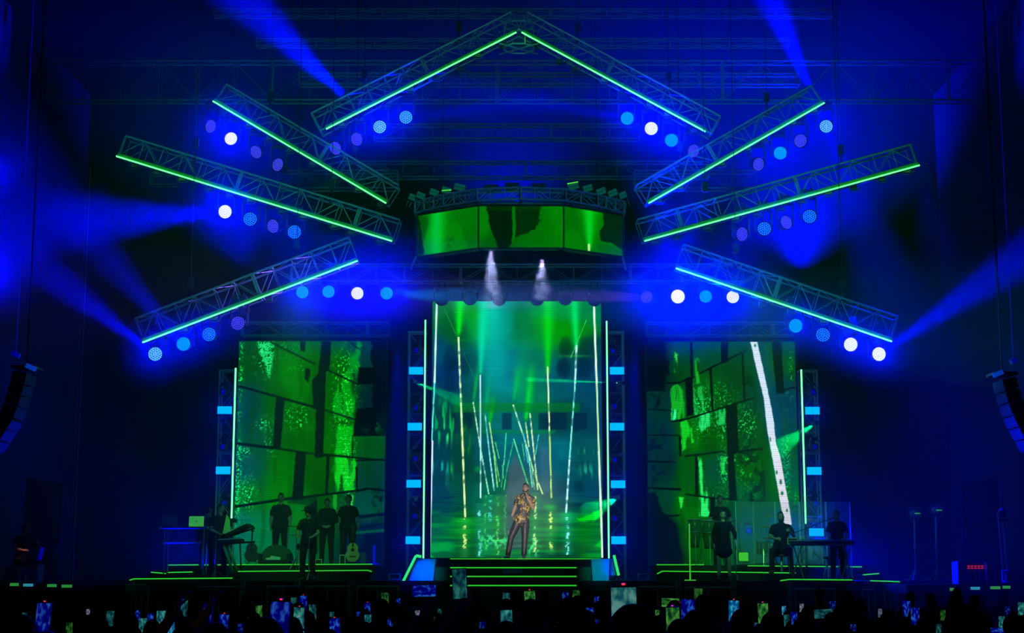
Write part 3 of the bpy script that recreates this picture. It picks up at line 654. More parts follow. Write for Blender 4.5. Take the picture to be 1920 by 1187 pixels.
def paint_right():
    s = Canvas(1211, 641, 1489, 1064, 252, 384, 7)
    s.field([(1230,680,0,10,30),(1275,680,0,65,20),(1330,660,0,72,30),(1420,660,0,70,40),(1380,720,0,62,20),(1470,660,0,75,30),(1240,750,0,45,45),(1290,760,0,90,20),(1320,740,0,85,10),(1370,760,0,70,20),(1400,740,0,60,40),(1470,760,0,50,70),
             (1240,820,0,45,60),(1290,820,0,105,0),(1330,830,0,80,0),(1400,820,0,70,20),(1470,800,0,60,60),(1240,870,0,40,55),(1290,880,0,85,10),(1340,880,0,70,45),(1400,880,0,80,0),(1460,880,0,95,0),(1480,860,0,75,0),
             (1240,940,0,60,40),(1280,950,0,105,0),(1340,930,0,70,30),(1400,930,0,75,35),(1470,920,0,90,10),(1400,970,0,70,60),(1460,990,0,60,110),(1300,1000,0,90,0),(1240,1000,0,10,45),(1230,1040,0,4,25)])
    s.scale(.88+.22*s.noise(40, 40, 2))
    s.mix(np.clip((s.noise(8, 60, 2)-.55)*5, 0, 1)*.35, (0, 50, 10))
    def patch(pts, a, col): s.mix(s.poly(pts, None, 1, 3, 5)*a*np.clip((s.noise(4, 24, 2)-.28)*4, 0, 1), col)
    patch([(1256,730),(1268,720),(1280,735),(1282,790),(1256,790)], .8, (20, 200, 40)); patch([(1256,768),(1266,770),(1268,785),(1257,792)], 1, (50, 255, 150))
    patch([(1273,790),(1290,786),(1297,830),(1275,850)], .9, (20, 210, 40)); patch([(1302,778),(1327,775),(1327,800),(1310,812)], .9, (40, 240, 130)); patch([(1339,770),(1356,768),(1355,797),(1342,800)], .8, (30, 215, 100))
    patch([(1297,730),(1315,725),(1322,770),(1300,782)], .7, (30, 200, 80)); patch([(1303,860),(1311,858),(1313,890),(1318,915),(1322,935),(1308,930),(1306,890)], .95, (40, 240, 100)); patch([(1307,935),(1322,935),(1322,970),(1305,970)], .95, (40, 245, 110))
    patch([(1345,860),(1358,858),(1358,895),(1347,890)], .8, (30, 220, 80)); patch([(1268,935),(1277,935),(1276,955),(1270,955)], .9, (40, 235, 70)); patch([(1264,660),(1270,665),(1270,700),(1264,700)], .9, (40, 220, 40)); patch([(1303,668),(1310,675),(1312,720),(1303,720)], .8, (20, 190, 40))
    for x, y, rx, ry, c, t in ((1315,755,22,34,(60,245,140),.58),(1350,750,30,30,(50,200,70),.62),(1395,795,22,34,(60,220,110),.62),(1352,800,16,30,(60,230,120),.6),(1352,880,12,36,(70,240,110),.58),(1312,800,18,30,(60,230,100),.6),
                               (1388,870,26,50,(50,190,50),.62),(1466,880,10,60,(60,235,90),.5),(1480,680,5,40,(30,200,30),.6),(1440,700,12,50,(20,120,30),.62),(1476,760,20,30,(30,110,90),.62),(1345,930,30,20,(40,190,60),.66),(1484,940,5,14,(60,240,40),.5),(1400,920,30,20,(20,150,60),.66)):
        speck_field(s, x, y, rx, ry, c, 1, t)
    D = (0, 5, 16)
    for q in (((1293,641),(1298,641),(1298,707),(1293,705)), ((1351,641),(1365,641),(1364,680),(1351,683)), ((1283,712),(1297,706),(1298,780),(1285,784)), ((1328,692),(1333,690),(1335,770),(1331,771)), ((1389,665),(1393,663),(1395,752),(1391,752)),
              ((1446,641),(1464,641),(1467,738),(1452,740)), ((1357,765),(1378,760),(1380,850),(1370,855),(1375,940),(1360,940),(1359,850)), ((1269,820),(1273,820),(1273,858),(1270,858)), ((1299,858),(1304,858),(1304,930),(1298,930)), ((1325,935),(1334,935),(1333,1000),(1325,1000))):
        s.poly(q, D, .97, 1.2, 2)
    for l in ((1248,720,1270,720,3,3),(1270,720,1300,708,3,3),(1310,702,1325,694,2,3),(1325,694,1398,658,3,3),(1256,793,1280,788,3,3),(1272,792,1410,748,3,3),(1460,735,1489,727,3,3),(1280,858,1352,849,3,3),(1370,850,1424,844,4,4),(1280,929,1330,936,3,3),
              (1330,936,1375,939,3,3),(1211,769,1256,772,2,2),(1211,818,1272,819,2,2),(1211,868,1262,869,4,2),(1211,917,1270,920,3,5),(1235,970,1268,968,3,3),(1478,952,1489,952,3,3),(1250,674,1265,673,2,2),(1423,862,1425,935,1.5,1.5)):
        s.line(l[0], l[1], l[2], l[3], l[4], D, l[5], soft=1.2)
    e = s.noise(10, 10, 3)
    s.mix(np.clip((1256-s.X-e*34+12)/3, 0, 1)*(s.Y < 735), (0, 5, 22)); s.mix(np.clip((e-.48)*9, 0, 1)*s.ell(1228, 740, 20, 30, 2)*.9, (0, 8, 22)); s.mix(np.clip((e-.5)*9, 0, 1)*s.ell(1226, 850, 20, 70, 2)*.7, (0, 8, 45))
    s.mix(np.clip((e-.5)*9, 0, 1)*s.ell(1392, 850, 12, 30)*.9, (0, 5, 22)); s.mix(np.clip((e-.48)*9, 0, 1)*s.ell(1414, 890, 12, 40)*.8, (0, 8, 22)); s.mix(np.clip((e-.45)*9, 0, 1)*s.ell(1408, 935, 14, 12)*.9, (0, 5, 15))
    s.mix(np.clip((e-.5)*9, 0, 1)*s.ell(1398, 725, 12, 20)*.7, (0, 20, 12))
    s.poly([(1211,925),(1225,925),(1236,960),(1262,985),(1275,1064),(1211,1064)], (0, 6, 34), .9, 5, 6)
    # the leaning white beam
    s.mix(s.seg(1420, 641, 1462, 900, 26, 30, 14)*.45, (0, 70, 130))
    s.poly([(1406,641),(1419,641),(1434,720),(1441,760),(1447,800),(1449,835),(1457,860),(1462,900),(1470,950),(1474,985),(1464,990),(1461,985),(1452,930),(1443,870),(1434,810),(1428,745),(1418,700)], (208, 224, 245), 1, 1.2, 1.5)
    s.mix(s.poly([(1440,800),(1448,835),(1458,870),(1474,985),(1462,988),(1452,930)], None, 1, 2)*.6, (226, 214, 226))
    for x, y, rx, ry in ((1449,888,1.8,4),(1456,906,2.5,5),(1458,927,2.8,4),(1466,959,1.8,3.5),(1439,826,1.2,5),(1415,648,2,3)): s.mix(s.ell(x, y, rx, ry, 2), (0, 110, 40))
    s.scale(1-0.12*(np.sin(s.Y*math.pi/2.0) > 0.2))
    return s

def paint_header(k):
    if k == 0:
        s = Canvas(0, 0, 115, 78, 92, 64, 11); s.field([(10,20,0,95,0),(30,40,0,150,10),(60,30,0,120,0),(90,20,0,115,0),(90,60,0,105,0),(70,60,0,130,0)])
        s.mix(s.ell(38, 20, 17, 80)*.95, (0, 195, 20)); s.mix(s.ell(36, 40, 9, 100)*.8, (0, 200, 70))
        s.mix(s.poly([(62,24),(80,26),(98,78),(56,78),(56,50)], None, 1, 4, 5)*.6, (0, 140, 0))
        s.mix(np.clip((s.noise(6, 6, 2)-.42)*8, 0, 1)*s.ell(62, 64, 8, 14)*.8, (0, 60, 0))
        s.poly([(0,0),(3,10),(8,44),(14,78),(0,78)], (0, 25, 0), .95, 2, 5); s.poly([(2,0),(20,8),(14,50),(9,44)], (0, 85, 0), .7, 3, 6)
    elif k == 1:
        s = Canvas(0, 0, 160, 78, 128, 64, 12); s.field([(8,30,0,125,0),(80,20,0,90,0),(110,60,0,110,0),(130,40,0,112,0),(150,30,0,135,0),(30,70,0,90,0)])
        s.poly([(14,-5),(62,-5),(63,60),(57,82),(38,82),(26,52),(18,30)], (0, 30, 5), .97, 2, 7); s.poly([(70,-5),(122,-5),(110,22),(118,26),(104,44),(84,54),(68,60),(69,20)], (0, 45, 4), .95, 2, 7)
        s.poly([(18,-5),(120,-5),(116,8),(19,8)], (0, 75, 0), .5, 4); s.poly([(120,45),(135,30),(158,-5),(158,82),(130,82)], (0, 120, 0), .5, 5, 4); s.mix(s.poly([(64,0),(68,0),(69,60),(64,72)], None, 1, 2, 3)*.9, (0, 130, 0))
        s.scale(1-0.45*(np.sin(s.Y*math.pi/1.55) > 0.2)*(s.c.sum(-1) < .28))
    else:
        s = Canvas(0, 0, 110, 78, 88, 64, 13); s.field([(10,20,0,110,0),(30,50,0,112,0),(60,20,0,120,0),(80,60,0,120,0),(30,10,0,105,0)])
        s.cone(47, 78, 47, -8, 20, (0, 185, 0), .9, 3); s.cone(47, 78, 47, -8, 11, (0, 215, 40), .9, 2); s.line(46, 66, 46, 76, 4, (190, 255, 170))
        s.poly([(0,50),(12,40),(30,48),(38,80),(0,80)], (0, 135, 0), .6, 4); s.poly([(72,-5),(112,-5),(112,68),(90,56),(70,56),(67,40),(74,20)], (0, 40, 12), .95, 2, 7)
        s.poly([(60,62),(80,60),(108,66),(112,82),(70,82)], (0, 100, 0), .8, 3, 4)
        s.scale(1-0.45*(np.sin(s.Y*math.pi/1.55) > 0.2)*(s.c.sum(-1) < .25))
    return s

def flat_screen(kind, cv, px, Y, label, border=0.035, gain=1.0):
    (a, b, c, d) = px      # x left top, y top, x right top, y bottom
    TL, TR = P(a, b, Y), P(c, b, Y)
    zb = P((a+c)/2, d, Y).z
    TR.z = TL.z
    BL = Vector((TL.x, Y, zb)); BR = Vector((TR.x, Y, zb))
    root = empty(kind, Vector(((TL.x+TR.x)/2, Y, zb)), label, 'screen')
    Lc = [v - root.location for v in (TL, TR, BL, BR)]
    led_screen(kind, cv, Lc, root, gain)
    m = MB(); wdt = TR.x-TL.x; h = TL.z-zb
    m.box((0, 0.09, h/2), (wdt+0.02, 0.12, h+0.02))
    for sx in (-1, 1): m.box((sx*(wdt/2+border/2), 0.05, h/2), (border, 0.14, h+2*border))
    m.box((0, 0.05, h+border/2), (wdt, 0.14, border))
    m.build('cabinet', M_black, root)
    return root

flat_screen('led_wall', paint_centre(), (811, 565, 1126.5, 1046), 43.0, 'tall central LED wall showing thin light bars over rippling green water', gain=1.35)
flat_screen('led_wall', paint_left(), (449, 640, 725, 1064), 44.0, 'left LED wall behind the band showing dark stone blocks with green flecks', gain=1.35)
flat_screen('led_wall', paint_right(), (1211, 641, 1490, 1064), 44.0, 'right LED wall behind the band crossed by a leaning white beam', gain=1.3)

# header screen: three angled faces above the centre
H = []
zt = P(978, 387, 39.5).z; zb = P(978, 464, 39.5).z
xs = [P(783, 400, 40.6).x, P(897, 400, 39.5).x, P(1057, 400, 39.5).x, P(1167, 400, 40.6).x]; ys = [40.6, 39.5, 39.5, 40.6]
hroot = empty('header_screen', Vector(((xs[1]+xs[2])/2, 40, zb)), 'curved three-sided LED header hanging above the central wall with green picture', 'screen')
for k in range(3):
    a = Vector((xs[k], ys[k], 0)); b = Vector((xs[k+1], ys[k+1], 0)); d = (b-a).normalized()
    a2 = a+d*0.02; b2 = b-d*0.02
    Lc = [Vector((p.x, p.y, z)) - hroot.location for z in (zt, zb) for p in (a2, b2)]
    led_screen('header_screen', paint_header(k), Lc, hroot)
m = MB()
o = hroot.location
for k in range(3):
    a = Vector((xs[k], ys[k], 0)); b = Vector((xs[k+1], ys[k+1], 0)); n = Vector((-(b-a).y, (b-a).x, 0)).normalized()
    q = [a+n*0.03, b+n*0.03, b+n*0.28, a+n*0.28]
    m.hexa([Vector((p.x, p.y, zb-0.03))-o for p in q]+[Vector((p.x, p.y, zt+0.05))-o for p in q])
for k in range(4): m.bar(Vector((xs[k], ys[k]-0.012, zb-.02))-o, Vector((xs[k], ys[k]-0.012, zt+.04))-o, 0.022, 4)
for a, b in zip(range(3), range(1, 4)):
    m.bar(Vector((xs[a], ys[a]-.01, zt+.03))-o, Vector((xs[b], ys[b]-.01, zt+.03))-o, 0.03, 4)
# side cheeks running back and the skirt
for sx, x in ((-1, xs[0]), (1, xs[3])):
    m.hexa([Vector((x+dx, y, zb+.02))-o for dx, y in ((0, 40.65), (sx*.06, 40.65), (sx*.06, 42.2), (0, 42.2))]+[Vector((x+dx, y, zt-.02))-o for dx, y in ((0, 40.65), (sx*.06, 40.65), (sx*.06, 42.2), (0, 42.2))])
m.build('cabinet', M_black, hroot)
# blue-lit stays at the lower corners
for (x0, y0, x1, y1) in ((780, 480, 770, 506), (1166, 477, 1174, 506)):
    m = MB(); m.bar(P(x0, y0, 40.7)-o, P(x1, y1, 40.9)-o, 0.035, 6); m.build('corner_stay', M_alu, hroot)
V3 = lambda *a: Vector(a)
# ---------------------------------------------------------------- stage platforms
Z0 = P(960, 1089, 38.0).z      # main deck level, about 1.88 m above the hall floor
def frontbox(name, x0, x1, yt, Y, depth, zbot, label, m=M_deck, cat='platform', group=None, strip=True, thick=None):
    """box whose top front edge runs along pixel row yt; optional edge strip"""
    A = P(x0, yt, Y); B = P(x1, yt, Y); z = A.z; w_ = B.x-A.x
    root = empty(name, Vector(((A.x+B.x)/2, Y, zbot)), label, cat, group); h = z-zbot
    b = MB(); t = thick or h
    b.box((0, depth/2, h-t/2), (w_, depth, t)); b.build('deck', m, root)
    return root, z, w_, h
def edge(root, pts, r=.017, m=None, name='edge_light'):
    b = MB(); 
    for p, q in zip(pts, pts[1:]): b.bar(Vector(p)-root.location, Vector(q)-root.location, r, 4)
    return b.build(name, m or M_edge, root)
# main stage
m = MB(); m.box((0, 45.0, Z0-.06), (30, 14, .12)); m.box((0, 38.08, Z0-.16), (30, .05, .2)); 
st = m.build('stage_floor', M_deck); st['kind'] = 'structure'
m = MB(); m.box((0, 38.5, (Z0-.15)/2), (29.6, .06, Z0-.15)); s2 = m.build('stage_skirt', M_drape); s2['kind'] = 'structure'
# front rail bars along the stage lip
M_railg = mat('plain green rail', (.05, .5, .06), .5)  # one even green for all the rails
for (xa, xb, yy) in ((255, 278, 1102), (368, 452, 1101), (500, 560, 1100), (572, 655, 1100), (668, 748, 1100), (1196, 1270, 1101), (1285, 1372, 1102), (1490, 1566, 1105), (1616, 1640, 1106), (1658, 1680, 1106)):
    a = P(xa, yy, 37.4); b = P(xb, yy, 37.4); m = MB(); m.bar((0, 0, 0), b-a, .022, 6)
    for k in (0.02, .5, .98): m.bar((b-a)*k, (b-a)*k+Vector((0, 0, -a.z)), .02, 5)
    o = m.build('barrier_rail', M_railg, None, a)
    tag(o, None, 'barrier', 'low rails in front of the stage')
    o['label'] = 'thin green rail in front of the stage, %s' % {255: 'furthest left', 368: 'below the keyboard riser', 500: 'below the round-backed case', 572: 'below the men at the left LED wall', 668: 'left of the blue side panel', 1196: 'right of the teal side panel', 1285: 'below the singer in a skirt', 1490: 'below the right keyboard', 1616: 'short one below the small white box', 1658: 'furthest right'}[xa]
POST = [(247, 1090, 1112), (455, 1087, 1110), (658, 1086, 1112), (1272, 1086, 1112), (1376, 1086, 1112), (1480, 1088, 1114), (1682, 1092, 1118), (557, 1090, 1112)]
pl = ['at the left end of the keyboard riser', 'at the right end of the keyboard riser', 'below the acoustic guitar', 'left of the singer in a skirt', 'right of the singer in a skirt', 'below the seated bearded man', 'at the far right end of the right riser', 'below the man in a hat']
M_post = mat('leg with painted green light', (.08, .45, .08), .6)  # green light on the legs is put into the base colour
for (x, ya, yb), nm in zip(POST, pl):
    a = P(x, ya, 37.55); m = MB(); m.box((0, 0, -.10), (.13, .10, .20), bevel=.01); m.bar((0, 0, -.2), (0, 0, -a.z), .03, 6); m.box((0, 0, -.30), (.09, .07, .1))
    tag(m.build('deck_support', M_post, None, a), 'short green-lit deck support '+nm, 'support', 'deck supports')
RG = 'low risers with green edge lights'
def riser(x0, x1, yt, Y, depth, label, pts, zb=Z0, thick=None):
    r, z, w_, h = frontbox('stage_riser', x0, x1, yt, Y, depth, zb, label, group=RG, thick=thick)
    for seg in pts: edge(r, [P(x, y, Y-.03) for x, y in seg])
    return r, z
riser(241, 437, 1086, 37.75, 2.2, 'front left riser under the keyboard rig, edge glowing green', [[(243, 1088), (251, 1085.5), (436, 1084)]], thick=.07)
riser(445, 694, 1070, 39.3, 1.5, 'middle left riser in front of the three standing men', [[(446, 1071.5), (690, 1069.5)], [(690, 1069.5), (697, 1072)]])
RL, ZL = riser(313, 702, 1059, 41.0, 2.4, 'rear left riser carrying the men and guitars', [[(315, 1059.5), (698, 1058)]])
riser(281, 362, 1074, 39.4, 1.2, 'small left side step beside the laptop table', [[(283, 1073), (311, 1075.5)], [(315, 1073.5), (361, 1072.5)]])
riser(1231, 1494, 1073, 39.3, 1.5, 'middle right riser behind the singer in a skirt', [[(1232, 1076), (1242, 1071), (1492, 1074.5)]])
RR, ZR = riser(1229, 1628, 1060, 41.0, 2.4, 'rear right riser carrying drums and percussion', [[(1231, 1059), (1320, 1059)], [(1402, 1061), (1616, 1063)]])
riser(1462, 1600, 1088, 37.75, 2.2, 'front right riser under the keyboard player', [[(1463, 1089), (1480, 1086.5), (1598, 1087.5)]], thick=.07)
riser(1616, 1690, 1090.5, 37.9, 1.6, 'far right riser end beyond the keyboard player', [[(1632, 1089), (1667, 1090), (1687, 1091)]], thick=.07)
riser(1616, 1650, 1077, 39.4, 1.2, 'small right side step behind the small white box', [[(1618, 1078), (1648, 1075.5)]])
# bright glints of case hardware under the risers
# central stair
stair = empty('stage_stairs', Vector((P(962, 1047, 38.7).x, 38.7, 0)), 'wide black central stairs with four glowing green step edges', 'stairs')
steps = [(1047, 38.7), (1063.5, 38.38), (1080, 38.06), (1097, 37.74)]
xl = P(843, 1060, 38.2).x; xr = P(1082, 1060, 38.2).x
for k, (y, Y) in enumerate(steps):
    z = P(960, y, Y).z; m = MB(); m.box(((xl+xr)/2-stair.location.x, (Y+38.72)/2+.17-38.7, z/2), (xr-xl, 38.72-Y+.34, z)); m.build('step', M_deck, stair)
    a = P(844, y, Y-.02); b = P(1081 if k else 1126, y, Y-.02); edge(stair, [Vector((a.x, Y-.02, z-.012)), Vector((b.x, Y-.02, z-.012))], .019 if k else .013)
ZC = P(960, 1047, 38.7).z
m = MB(); c0 = P(971, 1047, 38.9); m.box((c0.x-stair.location.x, 2.3, ZC-.25), (P(1127, 1047, 38.9).x-P(815, 1047, 38.9).x, 4.2, .5)); m.build('landing', M_deck, stair)
M_gp = mat('dark green side panel', (.02, .16, .02), .6)
for xa, xb in ((815, 842), (1083, 1108)):
    a = P(xa, 1050, 38.5); b = P(xb, 1050, 38.5); m = MB(); m.box(((a.x+b.x)/2-stair.location.x, -.1, 1.1), (b.x-a.x, .5, 2.2)); m.build('side_block', M_black, stair)
    m = MB(); m.box(((a.x+b.x)/2-stair.location.x, -.37, P(960, 1077, 38.3).z), (b.x-a.x-.02, .03, .34)); m.build('side_panel', M_gp, stair)
m = MB(); g = P(961, 1071, 38.3); m.box((g.x-stair.location.x, 38.36-38.7-.05, g.z), (.46, .03, .12)); m.build('vent_plate', mat('grey vent plate', (.25, .28, .27), .6), stair)
# side wings with sloping light panels
M_wing = mat('glossy white wing panel', (.7, .75, .8), .35)
def quadpanel(name, px, Y, th, m_, label, cat='panel', group=None):
    pts = [P(x, y, Y) for x, y in px]; o = pts[0].copy(); b = MB()
    b.hexa([p-o for p in (pts[3], pts[2], pts[2]+Vector((0, th, 0)), pts[3]+Vector((0, th, 0)))]+[p-o for p in (pts[0], pts[1], pts[1]+Vector((0, th, 0)), pts[0]+Vector((0, th, 0)))])
    return tag(b.build(name, m_, None, o), label, cat, group)
quadpanel('wing_panel', ((778, 1048), (817, 1048), (810, 1108), (762, 1108)), 38.35, .5, M_wing, 'glossy side panel left of the stairs shining blue and teal')
quadpanel('wing_panel', ((1109, 1048), (1143, 1048), (1141, 1107), (1112, 1107)), 38.35, .5, M_wing, 'glossy teal side panel right of the stairs')
quadpanel('wing_panel', ((1144, 1048), (1149, 1048), (1155, 1079), (1144, 1079)), 38.5, .4, M_wing, 'narrow blue side panel at the far right of the stairs')
for pts, lab in ((((790, 1044), (780, 1042), (756, 1090)), 'slanting green light tube left of the stairs'), (((1151, 1041), (1160, 1079)), 'slanting green light tube right of the stairs')):
    p = [P(x, y, 38.2) for x, y in pts]; b = MB(); 
    for u, v in zip(p, p[1:]): b.bar(u-p[0], v-p[0], .034, 6)
    o = b.build('light_tube', emat('green tube', (.03, .85, .16), 1.0, True), None, p[0]); tag(o, lab, 'light tube', 'slanting light tubes beside the stairs')
    b = MB(); 
    for u, v in zip(p, p[1:]): b.bar(u-p[0]+Vector((0, .08, -.03)), v-p[0]+Vector((0, .08, -.03)), .05, 4)
    b.bar(p[-1]-p[0]+Vector((0, .1, 0)), Vector(((p[-1]-p[0]).x, .1, Z0-p[0].z)), .03, 4); b.build('rail', M_black, o)
spot('panel_fill', P(740, 1000, 36.5), P(778, 1078, 38.3), 34, 330, (0, 0, 1), 1, .1)  # added spots, unseen, colouring the wing panels
spot('panel_fill', P(840, 1010, 36.5), P(803, 1076, 38.3), 26, 80, (0, .5, .9), 1, .1)
spot('panel_fill', P(1090, 1010, 36.5), P(1126, 1078, 38.3), 30, 75, (0, .6, .8), 1, .1)
spot('panel_fill', P(1180, 1000, 36.8), P(1149, 1064, 38.5), 24, 200, (0, 0, 1), 1, .1)

# ---------------------------------------------------------------- towers, masts, blinders, small fixtures
def tower(xa, xb, ytop, Y, zb, label):
    A = P((xa), 900, Y); B = P(xb, 900, Y); zt_ = P(xa, ytop, Y).z
    org = Vector((A.x, Y, zb)); m = MB(); truss_mb(m, (A.x, Y, zb), (A.x, Y, zt_), B.x-A.x, .42, step=.55, rc=.024, rl=.011, up=(1, 0, 0), back=(0, 1, 0), org=org)
    m.box(((B.x-A.x)/2, .21, zt_-zb), (B.x-A.x+.06, .48, .03)); m.box(((B.x-A.x)/2, .21, .02), (B.x-A.x+.25, .66, .04))
    o = m.build('tower_truss', M_alu, None, org); return tag(o, label, 'truss', 'upright truss towers')
tower(764, 795, 622, 41.3, Z0, 'upright truss tower left of the central LED wall carrying cyan blinders')
tower(1142, 1172, 622, 41.3, Z0, 'upright truss tower right of the central LED wall carrying cyan blinders')
tower(406, 434, 694, 41.3, Z0, 'upright truss tower at the outer edge of the left LED wall')
tower(1508, 1538, 694, 41.3, Z0, 'upright truss tower at the outer edge of the right LED wall')
def mast(x, yt, yb, Y, label):
    a = P(x, (yt+yb)/2, Y); zt_ = P(x, yt, Y).z; zb = P(x, yb, Y).z
    r = empty('mast_light', Vector((a.x, Y, Z0)), label, 'light tube', 'upright light tubes beside the LED walls')
    m = MB(); m.box((0, .05, (zt_-Z0)/2), (.05, .05, zt_-Z0)); m.box((0, .08, .02), (.3, .3, .04)); m.build('mast', M_black, r)
    m = MB(); m.box((0, 0, (zt_+zb)/2-Z0), (.038, .03, zt_-zb)); m.build('light_strip', M_stripw, r)
mast(795.7, 600, 1047, 40.9, 'long mint light tube left of the central LED wall'); mast(1139.5, 602, 1047, 40.9, 'long mint light tube right of the central LED wall')
mast(438, 690, 972, 40.9, 'mint light tube at the outer edge of the left LED wall'); mast(1506.5, 693, 982, 40.9, 'mint light tube at the outer edge of the right LED wall')
def blinder(x, y, label, w=26.5, h=14):
    p = P(x, y, 41.05); s_ = ppm(41.05)
    r = empty('blinder_light', p, label, 'stage light', 'cyan blinders on the towers')
    m = MB(); m.box((0, .10, 0), (w/s_+.03, .14, h/s_+.03), bevel=.01); m.bar((0, .12, 0), (0, .28, 0), .02, 5); m.build('housing', M_body, r)
    m = MB(); m.box((0, .02, 0), (w/s_, .02, h/s_)); m.build('face', M_blind, r)
    spot('blinder_glow', p+Vector((0, -.05, 0)), p+(CAM-p).normalized(), 15, 22*GLOW*.16, BLUE, 1.0, .1)
for side, xs_ in (('left', ((780, 695), (777.5, 800), (775.5, 907), (774, 1013))), ('right', ((1157, 695), (1157, 800), (1159, 908), (1160, 1013)))):
    for (x, y), nm in zip(xs_, ('highest', 'second from the top', 'third from the top', 'lowest')):
        blinder(x, y, '%s cyan blinder on the tower %s of the central LED wall' % (nm, side))
blinder(421, 769, 'upper cyan blinder on the far left tower'); blinder(418, 882, 'lower cyan blinder on the far left tower')
blinder(1523.5, 770, 'upper cyan blinder on the far right tower'); blinder(1527, 883, 'middle cyan blinder on the far right tower'); blinder(1531, 998, 'lowest cyan blinder on the far right tower, behind the drummer screen')
M_dimblue = emat('dim blue lens', (0.0, .0, .35), 1.0)
def small_head(x, y, Y, label, face=0.3):
    r = empty('spot_fixture', P(x, y, Y), label, 'stage light', 'small spot fixtures on the towers')
    m = MB(); m.lathe([(0, -.16), (.06, -.15), (.085, -.05), (.09, .03), (.075, .03), (.07, .0), (0, .0)], 16, Matrix.Rotation(face, 4, 'Z') @ Matrix.Rotation(math.pi/2, 4, 'X')); m.build('head', M_body, r)
    m = MB(); m.lathe([(0, .0), (.068, .0), (.068, .01), (0, .012)], 16, Matrix.Rotation(face, 4, 'Z') @ Matrix.Rotation(math.pi/2, 4, 'X')); m.build('lens', M_dimblue, r)
    m = MB()
    for s in (-1, 1): m.box((s*.10, .06, .06), (.015, .05, .22))
    m.box((0, .06, .17), (.22, .06, .02)); m.box((0, .12, .21), (.16, .14, .07), bevel=.01); m.build('yoke', M_body, r)
for (xs_, ys_, nm, fc) in (((781, 780, 779, 778), (657, 765, 860, 968), 'left inner tower', -.5), ((1149, 1152, 1152, 1153), (658, 762, 862, 972), 'right inner tower', .5), ((419, 418, 420), (735, 838, 944), 'far left tower', -.5), ((1524, 1527, 1529), (735, 838, 944), 'far right tower', .5)):
    for x, y, k in zip(xs_, ys_, ('topmost', 'second', 'third', 'fourth')):
        small_head(x, y, 41.1, 'small dark spot fixture on the %s, %s from above' % (nm, k), fc)
M_ldot = emat('laser aperture', (.3, 1, .6), 2.0)
def laser(x, y, label, targets, ang, power, radius=.01, col=(0, 1, .14)):
    p = P(x, y, 41.0); r = empty('laser_projector', p, label, 'laser', 'laser projectors on the towers')
    dv = (P(*targets[0])-p).normalized(); m = MB(); m.box(-dv*.13, (.11, .2, .10), dv.to_track_quat('Y', 'Z').to_matrix(), bevel=.01); m.bar(-dv*.13, -dv*.13+V3(0, .36, 0), .015, 5); m.build('housing', M_body, r)
    m = MB(); m.ball((0, .0, 0), .018, 8); m.build('aperture', M_ldot, r)
    for (tx, ty, tY) in targets:
        spot('laser_beam', p+(P(tx, ty, tY)-p).normalized()*.04, P(tx, ty, tY), ang, power*12, col, .15, radius)
laser(781, 718, 'laser projector left of the central LED wall throwing a green wedge', [(868, 750, 42.9)], 11, 3000)
laser(781, 934, 'laser projector low on the left inner tower with two thin rays', [(852, 905, 42.9), (873, 927, 42.9)], 1.3, 2600)
laser(1157, 718, 'laser projector right of the central LED wall throwing a long green ray', [(1000, 712, 42.9)], 2.6, 15000)
laser(1160, 934, 'laser projector low on the right inner tower with a short green wedge', [(1110, 958, 42.9)], 16, 2500)
laser(1526, 796, 'laser projector on the far right tower throwing a green wedge down left', [(1462, 840, 43.9)], 11, 3000)
laser(421, 790, 'laser projector on the far left tower with a short green flare', [(456, 806, 43.9)], 11, 260)
laser(442, 977, 'low laser projector at the foot of the far left tower with one ray', [(503, 991, 43.9)], 1.5, 2600)

# ---------------------------------------------------------------- wings: side drapes with dark openings, PA hangs, racks, stands
def side_drape(xa, Ya, xb, Yb, dx0, dx1, name):
    A = P(xa, 1080, Ya); B = P(xb, 1080, Yb); d = (B-A); d.z = 0; L = d.length; d.normalize(); n = Vector((-d.y, d.x, 0)); R = Matrix((d, n, Vector((0, 0, 1)))).transposed()
    m = MB(); t0, t1 = dx0*L, dx1*L; zt_ = 16; zd = 4.5
    for (a, b, z0, z1) in ((0, t0, 0, zt_), (t1, L, 0, zt_), (t0, t1, zd, zt_)):
        m.box((A+d*((a+b)/2)+Vector((0, 0, (z0+z1)/2-A.z))), (b-a, .08, z1-z0), R)
    return tag(m.build(name, M_gdrape), kind='structure')
side_drape(-160, 34, 128, 45.6, .62, .93, 'trim_1'); side_drape(2080, 34, 1792, 45.6, .62, .93, 'trim_2')
spot('lamp_beam', (-9.5, 36.0, 11), P(60, 960, 42), 40, 1500, BLUE, 1, .2); spot('lamp_beam', (9.5, 36.0, 11), P(1860, 960, 42), 40, 1500, BLUE, 1, .2)
for x, nm in ((134, 'left one'), (140, 'right one')):
    a = P(x, 1000, 46); m = MB(); m.bar((0, 0, 0), (0, 0, 12), .012, 5); tag(m.build('hanging_cable', M_alu, None, Vector((a.x, 46, Z0))), 'thin upright cable beside the left side drape, '+nm, 'cable', 'upright cables at left')
M_pa = mat('line array grille', (.022, .022, .035), .6)
